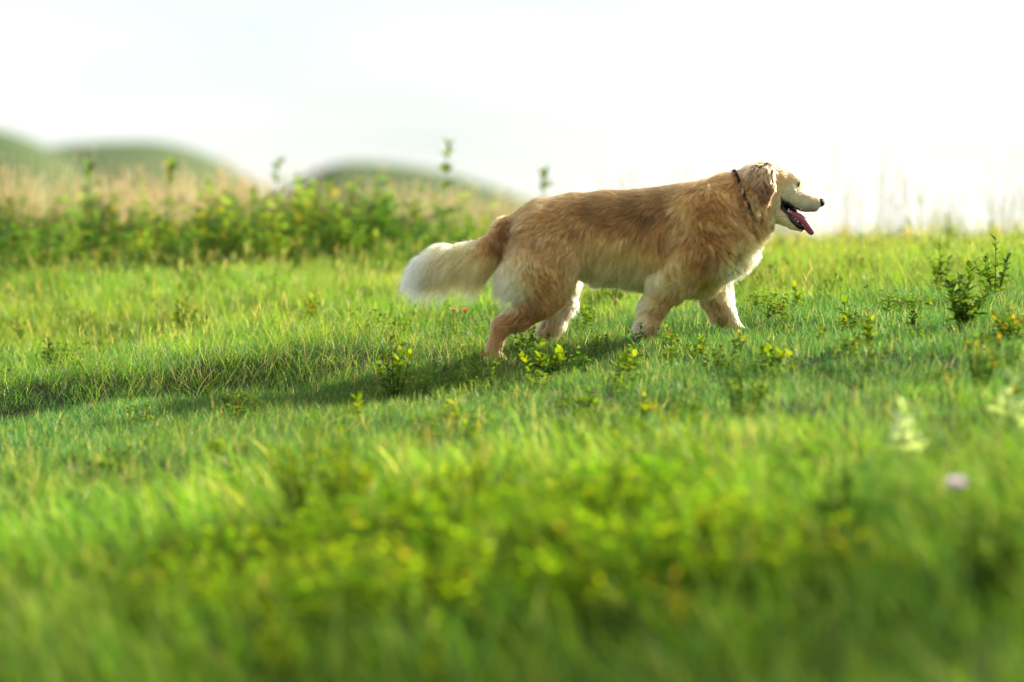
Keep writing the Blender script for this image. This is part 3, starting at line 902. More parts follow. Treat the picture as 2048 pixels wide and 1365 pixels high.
# colour, length, flow and curl of the coat by place: (x, y, dx, dy, length mm, lift, curl mm, (r, g, b))
BACK, FLANK, LOIN, BELLY, CREAM = (104, 68, 35), (172, 126, 74), (126, 85, 47), (240, 206, 150), (250, 232, 190)
LEG, NECK, HEAD, MUZ, EAR = (172, 122, 78), (146, 98, 54), (184, 138, 94), (226, 212, 192), (126, 86, 58)
COAT = [
    (1055, 420, -1, .5, 22, .35, 2, LOIN), (1110, 392, -1, .2, 20, .35, 2, (160, 112, 70)), (1170, 385, -1, .15, 20, .35, 2, LOIN), (1250, 380, -1, .15, 20, .35, 1, BACK),
    (1330, 372, -1, .2, 22, .35, 1, BACK), (1400, 366, -1, .25, 26, .4, 3, (128, 84, 46)), (1440, 362, -.9, .4, 30, .45, 5, NECK),
    (1110, 430, -.9, .5, 28, .3, 3, (140, 94, 54)), (1180, 420, -.95, .3, 24, .3, 2, (104, 67, 34)), (1260, 425, -.95, .35, 24, .3, 2, (94, 60, 30)), (1300, 440, -.85, .5, 26, .3, 3, (98, 63, 31)), (1220, 445, -.8, .55, 28, .3, 3, (112, 73, 38)), (1330, 420, -.9, .45, 26, .3, 3, BACK),
    (1090, 455, -.8, .6, 32, .3, 4, (156, 110, 68)), (1150, 450, -.8, .6, 34, .3, 4, (144, 98, 58)), (1250, 452, -.7, .7, 36, .3, 4, (120, 78, 42)), (1330, 458, -.6, .8, 36, .3, 4, (128, 84, 46)),
    (1260, 485, -.5, .85, 52, .3, 7, FLANK), (1200, 475, -.45, .88, 50, .3, 7, (168, 120, 72)), (1310, 480, -.5, .9, 46, .3, 6, (150, 102, 58)), (1150, 490, -.35, .92, 46, .3, 7, (172, 126, 80)),
    (1200, 520, -.3, .95, 56, .3, 8, (202, 158, 106)), (1270, 525, -.3, .95, 56, .3, 8, (194, 148, 96)), (1330, 515, -.3, .95, 46, .3, 7, FLANK),
    (1215, 545, -.4, .9, 46, .3, 5, (224, 186, 134)), (1285, 550, -.4, .9, 46, .3, 5, (222, 184, 132)), (1180, 553, -.5, .85, 40, .3, 3, BELLY), (1230, 557, -.6, .8, 44, .3, 3, BELLY), (1290, 562, -.6, .8, 40, .25, 4, BELLY), (1340, 562, -.4, .9, 44, .3, 6, (202, 158, 106)),
    (1368, 420, -.7, .7, 40, .38, 8, (178, 130, 80)), (1364, 470, -.7, .7, 44, .4, 8, (184, 136, 86)), (1380, 480, -.6, .8, 34, .3, 5, (138, 90, 48)), (1362, 525, -.7, .75, 60, .5, 11, (182, 138, 88)), (1320, 558, -.85, .5, 58, .5, 11, (222, 188, 140)), (1345, 542, -.8, .6, 60, .5, 11, (214, 176, 126)),
    (1410, 415, -.5, .85, 46, .45, 9, (150, 102, 58)), (1425, 475, -.35, .95, 46, .4, 9, (136, 88, 46)), (1400, 520, -.3, .95, 38, .32, 5, (132, 84, 44)), (1420, 545, -.3, .95, 42, .35, 6, (152, 104, 60)), (1385, 572, -.3, .95, 42, .3, 5, (170, 124, 78)),
    (1455, 400, -.5, .85, 48, .45, 11, NECK), (1462, 445, -.3, .95, 52, .45, 13, (158, 110, 64)), (1465, 495, -.1, 1, 52, .4, 12, (162, 114, 68)), (1486, 500, .2, .97, 36, .4, 9, (220, 186, 138)),
    (1474, 545, .1, 1, 38, .35, 8, CREAM), (1445, 560, 0, 1, 46, .35, 7, (180, 134, 86)), (1440, 580, .05, 1, 46, .35, 6, (224, 190, 144)),
    (1488, 385, -.5, .85, 36, .45, 8, (150, 102, 58)), (1496, 435, -.2, .97, 44, .45, 12, (152, 104, 60)), (1528, 450, .1, 1, 44, .45, 12, (160, 112, 66)), (1540, 465, .3, .9, 44, .4, 9, (200, 156, 104)), (1530, 425, -.2, .97, 36, .45, 10, (150, 102, 58)),
    # thigh and buttock
    (1055, 450, -.8, .6, 32, .35, 5, (150, 106, 70)), (1100, 490, -.8, .5, 36, .3, 9, (166, 122, 82)), (1055, 500, -.9, .45, 38, .35, 9, (168, 126, 90)), (1020, 525, -.9, .45, 55, .38, 8, (222, 192, 150)), (1040, 530, -.9, .5, 50, .38, 8, (206, 168, 122)),
    (1020, 565, -.7, .75, 62, .4, 8, CREAM), (1040, 575, -.6, .8, 55, .35, 9, (228, 198, 154)), (1022, 600, -.75, .7, 50, .35, 8, (236, 214, 176)), (1070, 550, -.5, .85, 44, .32, 10, (172, 124, 76)), (1100, 550, -.4, .9, 42, .3, 9, (160, 112, 66)), (1140, 545, -.2, 1, 36, .3, 6, (170, 124, 78)),
    (1060, 605, -.7, .7, 40, .4, 11, (142, 96, 56)), (1090, 590, -.5, .85, 38, .32, 9, (156, 108, 64)),
    (1120, 605, -.6, .8, 26, .25, 4, (152, 106, 66)), (1070, 630, -.9, .4, 24, .25, 4, (134, 88, 52)), (1030, 642, -.9, .5, 20, .3, 3, (138, 92, 56)), (1000, 662, -.3, .95, 13, .2, 1, (156, 108, 68)), (985, 705, -.1, 1, 9, .2, 0, (166, 120, 80)),
    # front legs
    (1345, 588, -.4, .9, 26, .25, 4, (156, 108, 66)), (1318, 598, -.6, .75, 34, .3, 4, (166, 118, 76)), (1296, 605, -.8, .6, 44, .4, 5, (224, 190, 146)), (1322, 630, -.2, 1, 16, .2, 2, LEG), (1304, 630, -.3, 1, 20, .22, 2, (160, 112, 70)), (1330, 605, -.3, 1, 22, .22, 3, (158, 110, 66)), (1282, 640, -.7, .7, 40, .35, 4, (232, 206, 168)), (1270, 655, -.5, .87, 30, .3, 3, (232, 206, 168)), (1300, 665, -.2, 1, 14, .2, 1, (156, 108, 70)), (1296, 690, -.1, 1, 10, .2, 1, (170, 124, 82)),
    (1440, 605, -.1, 1, 22, .25, 3, (156, 108, 66)), (1424, 615, -.6, .8, 36, .3, 4, (190, 146, 98)), (1452, 630, 0, 1, 16, .22, 2, (154, 106, 64)), (1470, 620, .1, 1, 18, .25, 2, (226, 196, 152)), (1482, 650, .1, 1, 14, .2, 1, (226, 196, 152)), (1462, 655, 0, 1, 12, .2, 1, (166, 120, 78)),
    # tail: along the top, and the long fringe under it
    (1020, 462, -.7, .7, 32, .38, 11, (88, 54, 27)), (1008, 488, -.6, .8, 44, .42, 13, (92, 56, 29)), (1018, 510, -.5, .85, 44, .4, 12, (104, 66, 36)), (982, 512, -.4, .92, 120, .3, 4, (190, 142, 92)), (985, 486, -.85, .5, 44, .35, 8, (150, 104, 62)),
    (955, 488, -.97, .2, 60, .28, 6, (206, 160, 110)), (905, 494, -.98, .18, 80, .28, 6, (226, 190, 144)), (862, 510, -.85, .5, 80, .28, 6, (244, 228, 200)), (838, 545, -.55, .84, 85, .28, 6, (246, 232, 206)),
    (958, 514, -.42, .9, 135, .3, 8, (196, 148, 96)), (908, 516, -.5, .87, 140, .3, 8, (206, 160, 108)), (872, 530, -.5, .87, 118, .3, 8, (222, 184, 138)),
    # head
    (1500, 350, -.7, .6, 22, .35, 3, (160, 114, 70)), (1530, 330, -1, .2, 14, .3, 1, HEAD), (1562, 330, -1, .0, 11, .22, 1, (198, 154, 110)), (1590, 350, -.9, -.3, 7, .2, 0, (204, 164, 122)), (1600, 365, -.9, -.2, 6, .25, 0, (226, 198, 158)), (1582, 381, -1, .25, 9, .2, 0, (228, 210, 180)), (1572, 360, -1, .1, 9, .2, 0, (186, 142, 98)),
    (1555, 390, -.9, .5, 16, .35, 3, (206, 164, 116)), (1545, 415, -.7, .7, 26, .4, 8, (162, 114, 68)), (1562, 435, -.7, .5, 14, .35, 2, (222, 188, 142)), (1585, 396, -1, .2, 9, .28, 0, (230, 214, 188)), (1615, 387, -1, .1, 5, .28, 0, (172, 130, 92)), (1635, 397, -1, .2, 3.5, .2, 0, (190, 158, 126)), (1612, 408, -.9, .5, 7, .3, 0, MUZ), (1622, 419, -.9, .5, 5, .3, 0, (150, 140, 128)), (1636, 413, -.8, .6, 5, .3, 0, (168, 158, 146)),
    (1592, 455, -.9, .4, 7, .3, 0, (226, 202, 166)), (1572, 446, -.8, .5, 11, .3, 1, (224, 194, 152)),
]
CT = np.array([[c[0], c[1], c[2], c[3], c[4], c[5], c[6], *lin(c[7])] for c in COAT])
_l = CT[:, 8:9]
CT[:, 7:10] *= np.array([1.50, 1.60, 1.25]) * (.88 + .12 * smooth(.15, .5, _l))
CT[:, 7:10] *= np.minimum(1, .92 / CT[:, 7:10].max(1, keepdims=True))
flat = (CT[:, 6] < 9) & (CT[:, 4] >= 20) & (CT[:, 0] < 1440) & (CT[:, 0] > 1030) & (CT[:, 1] < 575)
CT[flat, 5] *= .55; CT[flat, 4] *= 1.25; CT[flat, 6] *= .75

def coat(px, py, w=None, sharp=14.0):
    """inverse-distance blend of the table: direction, length, lift, curl, colour"""
    out = np.zeros((len(px), 8))
    for i in range(0, len(px), 20000):
        sl = slice(i, i + 20000)
        d2 = (px[sl, None] - CT[None, :, 0]) ** 2 + (py[sl, None] - CT[None, :, 1]) ** 2
        wgt = 1 / (d2 + sharp ** 2) ** 2.1
        wgt /= wgt.sum(1, keepdims=True)
        out[sl] = wgt @ CT[:, 2:10]
    if w is not None:       # sunlight on the inner far hind leg, painted in as cream
        k = smooth(10, 30, w) * smooth(1055, 1075, px) * (1 - smooth(1165, 1185, px)) * smooth(540, 565, py)
        c = lin((232, 204, 160))[None] * (1 - smooth(620, 660, py))[:, None] + lin((206, 160, 112))[None] * smooth(620, 660, py)[:, None]
        out[:, 5:8] = out[:, 5:8] * (1 - k[:, None]) + c * k[:, None]
    return out

def normals_of(V, Q):
    n = np.zeros_like(V)
    a, b_, c, d = (V[Q[:, i]] for i in range(4))
    fn = np.cross(c - a, d - b_)
    for i in range(4): np.add.at(n, Q[:, i], fn)
    return n / (np.linalg.norm(n, axis=1, keepdims=True) + 1e-9)

def relax(V, Q, it=2):
    for _ in range(it):
        acc = np.zeros_like(V); num = np.zeros(len(V))
        for i in range(4):
            j = (i + 1) % 4
            np.add.at(acc, Q[:, i], V[Q[:, j]]); np.add.at(acc, Q[:, j], V[Q[:, i]])
            np.add.at(num, Q[:, i], 1); np.add.at(num, Q[:, j], 1)
        V = V * .5 + .5 * acc / num[:, None]
    return V
DV = relax(DV, DQ, 2)

def principled(name, color=None, rough=.6, spec=.4, attr=None, sss=0.0, bump=None):
    m = bpy.data.materials.new(name); m.use_nodes = True
    t = m.node_tree; p = t.nodes['Principled BSDF']
    p.inputs['Roughness'].default_value = rough
    p.inputs['Specular IOR Level'].default_value = spec
    if color is not None: p.inputs['Base Color'].default_value = (*color, 1)
    if attr:
        a = t.nodes.new('ShaderNodeAttribute'); a.attribute_name = attr
        t.links.new(a.outputs['Color'], p.inputs['Base Color'])
    if sss:
        p.inputs['Subsurface Weight'].default_value = sss
        p.inputs['Subsurface Radius'].default_value = (.01, .004, .003)
        p.inputs['Subsurface Scale'].default_value = .5
    if bump:
        n = t.nodes.new('ShaderNodeTexNoise'); n.inputs['Scale'].default_value = bump[0]; n.inputs['Detail'].default_value = 4
        tc = t.nodes.new('ShaderNodeTexCoord')
        bp = t.nodes.new('ShaderNodeBump'); bp.inputs['Strength'].default_value = bump[1]; bp.inputs['Distance'].default_value = .003
        t.links.new(tc.outputs['Object'], n.inputs['Vector']); t.links.new(n.outputs[0], bp.inputs['Height']); t.links.new(bp.outputs[0], p.inputs['Normal'])
    return m

M_SKIN = principled('dog_skin', rough=.8, spec=.1, attr='Col')
M_NOSE = principled('nose_leather', (.010, .009, .010), .5, .35, bump=(700, .5))
M_EYE = principled('eye_dark', (.012, .008, .005), .05, .6)
M_LID = principled('eyelid', (.02, .015, .013), .6, .3)
M_TONGUE = principled('tongue', (.34, .07, .10), .4, .4, sss=.25, bump=(500, .3))
M_TOOTH = principled('tooth', (.70, .64, .48), .3, .5)
M_MOUTH = principled('mouth_lining', (.02, .012, .013), .35, .5)
M_COLLAR = principled('collar_web', (.010, .009, .011), .9, .1, bump=(900, .5))

def fur_material():
    m = bpy.data.materials.new('fur'); m.use_nodes = True
    t = m.node_tree; t.nodes.clear()
    out = t.nodes.new('ShaderNodeOutputMaterial')
    h = t.nodes.new('ShaderNodeBsdfHairPrincipled')
    h.parametrization = 'COLOR'
    a = t.nodes.new('ShaderNodeAttribute'); a.attribute_name = 'hair_color'
    t.links.new(a.outputs['Color'], h.inputs['Color'])
    h.inputs['Roughness'].default_value = .42
    h.inputs['Radial Roughness'].default_value = .6
    h.inputs['IOR'].default_value = 1.5
    t.links.new(h.outputs[0], out.inputs[0])
    return m
M_FUR = fur_material()

dog = empty('dog', to_world(np.array([1200.]), np.array([0.]), np.array([706.]))[0])
tag(dog, 'golden retriever walking across the grassy slope with mouth open and tongue out', 'dog')
DO = np.array(dog.location)

def in_mouth(V):
    d = (V[:, 2] - (411 + (V[:, 0] - 1570) * .66))
    return (V[:, 0] > 1562) & (V[:, 0] < 1614) & (np.abs(d) < 13) & (V[:, 1] > yaw_c(1585) - 60)

BW = to_world(DV[:, 0], DV[:, 1], DV[:, 2])
N_units = normals_of(DV, DQ)
NW = np.stack([N_units[:, 0], N_units[:, 1], -N_units[:, 2]], -1)
# make sure normals point out of the body
cen = DV - 3 * N_units
ix = np.clip(((cen - B.lo) / B.step).round().astype(int), 0, B.n - 1)
if np.mean(B.f[tuple(ix.T)] < 0) < .5:
    NW = -NW
else:
    DQ = DQ[:, ::-1]
cb = coat(DV[:, 0], DV[:, 2], DV[:, 1])[:, 5:8] * .8
mouth = in_mouth(DV)
NU = np.stack([NW[:, 0], NW[:, 1], -NW[:, 2]], -1)
carved = mouth & ((NU[:, 2] > .15) & (DV[:, 2] < 425) & (DV[:, 0] < 1600) | (NU[:, 2] < -.05) & (DV[:, 2] > 420) | (NU[:, 0] > .35) & (DV[:, 0] < 1580) | (NU[:, 1] < -.2) & (DV[:, 1] > yaw_c(1585) - 12))
cb[carved] = (.02, .012, .012)
body = mesh_np('body', BW - DO, DQ.ravel(), np.full(len(DQ), 4), M_SKIN, cb, dog)
body_bvh = BVHTree.FromPolygons([tuple(v) for v in BW], [tuple(q) for q in DQ])

# ---- fur strands
def fur(name, V, Q, Nn, npix, n_strands, n_guides, parent, density=None, patchy=1.0, clump=1.0, scale_len=1.0, seed=3, radius=.00028, table=None, skip=None):
    """V world points, npix the same points in dog units; strands follow clumps (guides) that wave and curl"""
    r = np.random.default_rng(seed)
    a, b_, c, d = (V[Q[:, i]] for i in range(4))
    area = np.linalg.norm(np.cross(c - a, d - b_), axis=1) / 2
    ctr = npix[Q].mean(1)
    if density is not None: area = area * density(ctr, Nn[Q].mean(1))
    if skip is not None: area = area * ~skip[Q].any(1)
    cum = np.cumsum(area); cum /= cum[-1]
    def sample(n):
        f = np.searchsorted(cum, r.uniform(0, 1, n)); f = np.clip(f, 0, len(Q) - 1)
        u, v = r.uniform(0, 1, n), r.uniform(0, 1, n)
        wq = np.stack([(1 - u) * (1 - v), u * (1 - v), u * v, (1 - u) * v], -1)
        q = Q[f]
        P = (V[q] * wq[..., None]).sum(1); N_ = (Nn[q] * wq[..., None]).sum(1); pix = (npix[q] * wq[..., None]).sum(1)
        N_ /= np.linalg.norm(N_, axis=1, keepdims=True) + 1e-9
        return P, N_, pix
    K = 8
    # guides
    GP, GN, Gpix = sample(n_guides)
    prm = coat(Gpix[:, 0], Gpix[:, 2], Gpix[:, 1]) if table is None else table(Gpix)
    fl = np.stack([prm[:, 0], np.zeros(len(GP)), -prm[:, 1]], -1)
    ang = r.normal(0, .10, len(GP)) + .38 * vnoise(GP[:, 0], GP[:, 2], 22., 21)
    ca, sa = np.cos(ang), np.sin(ang)
    fl = np.stack([fl[:, 0] * ca - fl[:, 2] * sa, fl[:, 1], fl[:, 0] * sa + fl[:, 2] * ca], -1)
    fl -= (fl * GN).sum(1, keepdims=True) * GN
    if table is None:
        raw = np.stack([prm[:, 0], .35 * GN[:, 1], -prm[:, 1]], -1)
        free = np.clip((992 - Gpix[:, 0]) / 14, 0, 1)[:, None]
        free = np.maximum(free, (.75 * smooth(50, 58, prm[:, 2]) * (Gpix[:, 0] < 1060) * (Gpix[:, 2] > 505))[:, None])
        fl = fl * (1 - free) + raw * free
    fn = np.linalg.norm(fl, axis=1, keepdims=True)
    fl = np.where(fn > .12, fl / (fn + 1e-9), np.cross(GN, [0, 1, 0]))
    side = np.cross(GN, fl)
    L = prm[:, 2] / 1000 * scale_len * np.where(prm[:, 4] > 8, r.uniform(.6, 1.3, len(GP)), r.uniform(.78, 1.18, len(GP)))
    lift, curl = prm[:, 3], prm[:, 4] / 1000 * np.where(prm[:, 4] > 8, 1.3, 1.0)
    if table is None:
        lift = lift + np.where(Gpix[:, 0] < 1000, .1 * np.clip(-GN[:, 2], 0, 1), 0)          # the fringe under the tail hangs clear
    t = np.linspace(0, 1, K)
    G = np.zeros((len(GP), K, 3)); G[:, 0] = GP
    dirs = fl + lift[:, None] * GN * 1.6
    for i in range(1, K):
        s = (i - .5) / (K - 1)
        dd = fl + GN * (lift * (1.5 - 1.9 * s))[:, None] + np.array([0, 0, -1.]) * (.30 * s * np.clip(L / .05, .2, 1.6))[:, None]
        dd /= np.linalg.norm(dd, axis=1, keepdims=True)
        G[:, i] = G[:, i - 1] + dd * (L / (K - 1))[:, None]
    wl = .026 + .022 * np.clip(L / .06, .3, 1.4) + .005 * r.uniform(-1, 1, len(GP))
    ph = r.uniform(0, 6.283, len(GP)) * .22 + 3 * vnoise(GP[:, 0], GP[:, 2], 45., 31)
    arc = t[None] * L[:, None]
    env = curl[:, None] * smooth(.0, .5, t)[None]
    phase = arc / wl[:, None] * 6.283 + ph[:, None]
    G += side[:, None] * (env * (np.sin(phase) - np.sin(ph)[:, None] * (1 - t)[None]))[..., None] * .8
    G += GN[:, None] * (env * .5 * (1 + np.cos(phase)))[..., None]
    patchy = patchy * np.clip(prm[:, 2] / 26, .42, 1.9)
    gshade = np.exp(patchy * r.normal(0, .2, len(GP)) + patchy * .12 * vnoise(GP[:, 0] + GP[:, 1], GP[:, 2], 60., 41) + patchy * .13 * vnoise(GP[:, 0], GP[:, 2] + GP[:, 1], 150., 42))
    # strands
    SP, SN, Spix = sample(n_strands)
    tree = kdtree.KDTree(len(GP))
    for i, p in enumerate(GP): tree.insert(p, i)
    tree.balance()
    gi = np.array([tree.find(p)[1] for p in SP])
    sprm = coat(Spix[:, 0], Spix[:, 2], Spix[:, 1]) if table is None else table(Spix)
    lr = (sprm[:, 2] / np.maximum(prm[gi, 2], 1e-3)) * r.uniform(.7, 1.12, len(SP))
    lr = np.clip(lr, .2, 1.4) * np.where(sprm[:, 2] > 62, r.uniform(.45, 1.18, len(SP)), 1.0)
    cl = r.uniform(.25, .9, len(SP)) * np.clip(.45 + curl[gi] / .007, .45, 1) * clump * np.clip(prm[gi, 2] / 20, .3, 1)
    path = (G[gi] - GP[gi][:, None]) * lr[:, None, None]
    conv = (cl[:, None] * smooth(0.05, 1.0, t)[None])[..., None] * (GP[gi] - SP)[:, None]
    stray = r.uniform(0, 1, len(SP)) < .07
    conv[stray] *= .1
    jit = r.normal(0, 1, (len(SP), 3)) * (.05 * sprm[:, 2] / 1000 * np.where(stray, 3.0, 1.0))[:, None]
    P = SP[:, None] + path + conv + jit[:, None] * (t ** 1.5)[None, :, None]
    P -= SN[:, None] * .002 * (1 - t)[None, :, None]
    col = sprm[:, 5:8] * gshade[gi][:, None] * np.exp(r.normal(0, .10, (len(SP), 1)))
    col = np.clip(col, .005, .95)
    rad = radius * (1 - .75 * t ** 2)[None] * np.exp(r.normal(0, .15, len(SP)))[:, None]
    hc = bpy.data.hair_curves.new(name)
    hc.add_curves([K] * len(SP))
    hc.points.foreach_set('position', np.ascontiguousarray(P - DO, np.float32).ravel())
    ra = hc.attributes.get('radius') or hc.attributes.new('radius', 'FLOAT', 'POINT')
    ra.data.foreach_set('value', np.ascontiguousarray(rad, np.float32).ravel())
    ca_ = hc.attributes.new('hair_color', 'FLOAT_COLOR', 'CURVE')
    c4 = np.ones((len(SP), 4), np.float32); c4[:, :3] = col
    ca_.data.foreach_set('color', c4.ravel())
    hc.materials.append(M_FUR)
    o = bpy.data.objects.new(name, hc); C.objects.link(o)
    o.parent = parent
    o['kind'] = 'stuff'
    return o

# collar ring: where the strap runs in dog units, from nape to throat
c_top, c_bot = np.array([1472., 350.]), np.array([1512., 463.])
c_mid = (c_top + c_bot) / 2; c_ax = (c_bot - c_top) / np.linalg.norm(c_bot - c_top)
def near_collar(pix):
    rel = pix[:, [0, 2]] - c_mid
    return np.abs(rel[:, 0] * c_ax[1] - rel[:, 1] * c_ax[0])      # distance from the strap's plane

def dens(ctr, n):
    d = np.where(n[:, 1] > .35, .35, 1.0)
    d = d * np.where(ctr[:, 0] > 1530, 2.6, 1.0)
    d = d * np.where(ctr[:, 0] < 990, 4.5, 1.0)
    d = d * np.where((near_collar(ctr) < 4) & (ctr[:, 0] > 1455) & (ctr[:, 0] < 1530) & (ctr[:, 2] < 480), .0, 1.0)
    d = d * np.where((ctr[:, 0] - 1597.5) ** 2 + (ctr[:, 2] - 369) ** 2 < 26, 0.0, 1.0)
    d = d * np.where((ctr[:, 0] > 1636) & (ctr[:, 2] < 412), .2, 1.0)
    return d
fur('coat', BW, DQ, NW, DV, 340000, 15000, body, dens, skip=carved)

# ---- ears
def ear(sgn, name_label):
    E = SDF((1470, -100, 305), (1570, 100, 430), 2.0)
    wb = yaw_c(1525)
    s0, s1 = wb + sgn * 46, wb + sgn * 56
    E.chain([(1512, wb + sgn * 33, 345, 16), (1530, wb + sgn * 36, 340, 15)], .5, 5)
    E.chain([(1513, s0, 352, 21), (1522, s1, 376, 18), (1530, s1 - sgn * 2, 402, 6)], .32, 5)
    E.chain([(1506, s0, 358, 16), (1522, s1 - sgn * 2, 390, 12)], .34, 5)
    E.chain([(1532, s0, 348, 14), (1534, s1, 376, 11), (1531, s1, 400, 5)], .34, 5)
    V, Q = E.surface(); V = relax(V, Q, 1)
    n = normals_of(V, Q)
    cen = V - 2 * n; ix = np.clip(((cen - E.lo) / E.step).round().astype(int), 0, E.n - 1)
    out = np.mean(E.f[tuple(ix.T)] < 0) > .5
    if not out: n = -n
    else: Q = Q[:, ::-1]
    W = to_world(V[:, 0], V[:, 1], V[:, 2])
    nw = np.stack([n[:, 0], n[:, 1], -n[:, 2]], -1)
    o = mesh_np('ear', W - DO, Q.ravel(), np.full(len(Q), 4), M_SKIN, np.tile(lin(EAR) * .7, (len(V), 1)), dog)
    def table(pix):
        k = smooth(335, 385, pix[:, 2])[:, None]
        top = np.array([-.35, .9, 26, .4, 2, *lin((208, 162, 112))]); low = np.array([.08, 1, 17, .12, 1.5, *lin((146, 98, 60))])
        return top * (1 - k) + low * k
    fur('coat', W, Q, nw, V, 14000, 420, o, seed=5, radius=.00026, table=table, patchy=.5, clump=.55)
    return o
ear(-1, 'near'); ear(1, 'far')

def ellipsoid(name, c, r, mat, parent, rot=None, seg=16):
    bm = bmesh.new()
    bmesh.ops.create_uvsphere(bm, u_segments=seg, v_segments=seg // 2 + 2, radius=1)
    me = bpy.data.meshes.new(name); bm.to_mesh(me); bm.free()
    V = np.empty(len(me.vertices) * 3); me.vertices.foreach_get('co', V); V = V.reshape(-1, 3) * np.array(r) / U
    if rot is not None:
        a = rot; V = V @ np.array([[math.cos(a), 0, -math.sin(a)], [0, 1, 0], [math.sin(a), 0, math.cos(a)]])
    V = V + to_world(*[np.array([q]) for q in c])[0] - DO
    me.vertices.foreach_set('co', V.ravel()); me.polygons.foreach_set('use_smooth', [True] * len(me.polygons))
    me.materials.append(mat)
    o = bpy.data.objects.new(name, me); C.objects.link(o); o.parent = parent
    return o

# nose with nostrils
nw_ = yaw_c(1646)
nose = ellipsoid('nose', (1645.5, nw_, 404), (8.5, 10.5, 8.5), M_NOSE, dog, .25)
for sgn in (-1, 1):
    ellipsoid('nostril', (1651, nw_ + sgn * 5, 406), (2.4, 2.2, 1.8), M_MOUTH, nose)
# eyes with lids
for sgn in (-1, 1):
    ew = yaw_c(1598) + sgn * 19
    e = ellipsoid('eye', (1597.5, ew - sgn * 1, 369), (3.8, 3.8, 2.3), M_EYE, dog)
    ellipsoid('eyelid', (1597, ew + sgn * .5, 366.8), (5.4, 4.0, 1.5), M_LID, e, -.25)
    ellipsoid('eyelid', (1597, ew + sgn * .5, 371.2), (4.8, 3.8, 1.2), M_LID, e, -.25)

# lips, tongue, teeth
def ribbon(name, pts, widths, thick, mat, parent, sides=8):
    """a flattened tube through (x, w, y) points: widths across the depth, thick in the picture plane"""
    P = to_world(*np.array(pts, float).T[[0, 1, 2]])
    n = len(P); V, F = [], []
    for i in range(n):
        d = P[min(i + 1, n - 1)] - P[max(i - 1, 0)]; d /= np.linalg.norm(d)
        u = np.array([0, 1., 0]); u -= d * (u @ d); u /= np.linalg.norm(u); v = np.cross(d, u)
        for k in range(sides):
            a = 2 * math.pi * k / sides
            V.append(P[i] + (math.cos(a) * u * widths[i] + math.sin(a) * v * thick[i]) / U)
    for i in range(n - 1):
        for k in range(sides):
            k2 = (k + 1) % sides
            F.append((i * sides + k, i * sides + k2, (i + 1) * sides + k2, (i + 1) * sides + k))
    F.append(tuple(range(sides))[::-1]); F.append(tuple((n - 1) * sides + k for k in range(sides)))
    V = np.array(V) - DO
    return mesh_np(name, V, [i for f in F for i in f], [len(f) for f in F], mat, None, parent)
yc = yaw_c(1590)
ribbon('tongue', [(1574, yc - 2, 424), (1588, yc - 2, 428), (1600, yc - 2, 434), (1611, yc - 3, 444), (1619, yc - 4, 455), (1625, yc - 5, 464), (1628, yc - 5, 468.5)],
       [9, 13, 14, 13.5, 12, 9, 4], [4, 7, 8.5, 9, 8, 6.5, 3.5], M_TONGUE, dog, 12)
yn = yc - 17
ribbon('lip', [(1601, yaw_c(1601) - 15, 419.5), (1590, yn + 1, 414), (1580, yn, 407), (1572, yn + 1, 404), (1566, yn + 2, 409), (1567, yn + 2, 417), (1576, yn + 2, 430), (1588, yn + 4, 443), (1601, yn + 7, 453), (1610, yn + 12, 457)],
       [2.5] * 10, [1.6, 2, 2.4, 2.6, 2.8, 3.2, 3.8, 4.2, 5.0, 3.6], M_MOUTH, dog)
ribbon('lip', [(1601, yaw_c(1601) - 15, 419.5), (1612, yaw_c(1612) - 13, 422.5), (1624, yaw_c(1624) - 10, 422), (1636, yaw_c(1636) - 6, 418)],
       [1.5] * 4, [1.2, 1.1, 1.0, .8], M_MOUTH, dog)
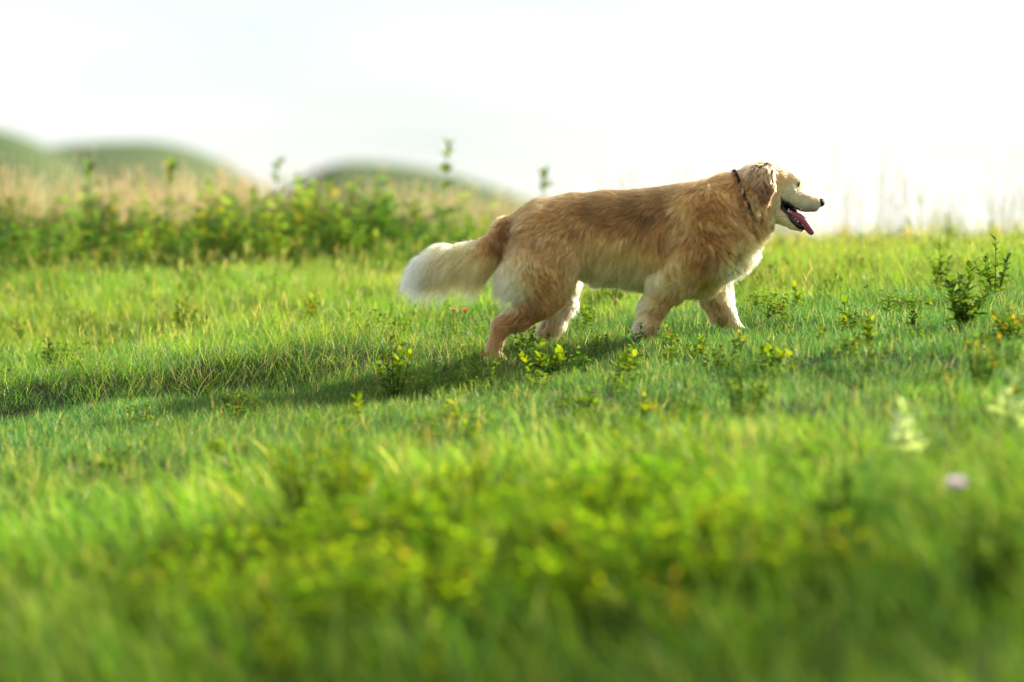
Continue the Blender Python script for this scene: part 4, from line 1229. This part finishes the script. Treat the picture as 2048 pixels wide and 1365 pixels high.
for (x, y, h, wd) in [(1579, 420, 6, 3.2), (1584, 425, 7, 3.2), (1588.5, 430, 6, 2.8), (1593, 435, 5, 2.2), (1598, 440, 4.5, 2), (1607, 447, 7, 1.8)]:
    ribbon('tooth', [(x, yc - 11, y + 4), (x + .3, yc - 11, y), (x + .8, yc - 11, y - h * .6)], [2, 1.7, .5], [wd, wd * .8, .5], M_TOOTH, dog, 6)
for (x, y, h) in [(1604, 420, 6), (1594, 415, 4)]:
    ribbon('tooth', [(x, yc - 10, y - 4), (x, yc - 10, y), (x + .5, yc - 10, y + h * .7)], [1.6, 1.4, .4], [1.8, 1.5, .4], M_TOOTH, dog, 6)

# collar strap following the neck
nC = 48
cw = to_world(np.array([c_mid[0]]), np.array([0.]), np.array([c_mid[1]]))[0]
axw = np.array([c_ax[0], 0, -c_ax[1]])
nrm = np.cross(axw, [0, 1, 0]); nrm /= np.linalg.norm(nrm)
ring_in, ring_w = [], []
for k in range(nC):
    a = 2 * math.pi * k / nC
    d = math.cos(a) * axw + math.sin(a) * np.array([0, 1., 0])
    hit = body_bvh.ray_cast(Vector(cw + d * .3), Vector(-d))
    rad = .3 - hit[3] if hit[0] is not None else .09
    ring_in.append((d, min(rad, .12)))
rr = np.array([q[1] for q in ring_in]); rr = (np.roll(rr, 1) + rr + np.roll(rr, -1) + np.roll(rr, 2) + np.roll(rr, -2)) / 5
V, F = [], []
for k in range(nC):
    d = ring_in[k][0]; hw = .0048 + .004 * max(0, math.cos(2 * math.pi * k / nC)) ** 4
    for (off, s) in ((-.002, -1), (.0025, -1), (.0025, 1), (-.002, 1)):
        V.append(cw + d * (rr[k] + off + .006) + nrm * hw * s)
for k in range(nC):
    for j in range(4):
        F.append((4 * k + j, 4 * k + (j + 1) % 4, 4 * ((k + 1) % nC) + (j + 1) % 4, 4 * ((k + 1) % nC) + j))
collar = mesh_np('collar', np.array(V) - DO, [i for f in F for i in f], [4] * len(F), M_COLLAR, None, dog, smooth_shade=False)
# claws on each paw
for (x, w, y) in [(1002, -62, 721), (1113, 60, 704), (1306, -54, 693), (1498, 50, 671)]:
    for k in range(4):
        ww = w + (k - 1.5) * 6
        ribbon('claw', [(x + 5, ww, y + 4), (x + 12, ww, y + 5), (x + 16, ww, y + 9)], [1.6, 1.4, .4], [1.8, 1.5, .4], M_NOSE, dog, 6)
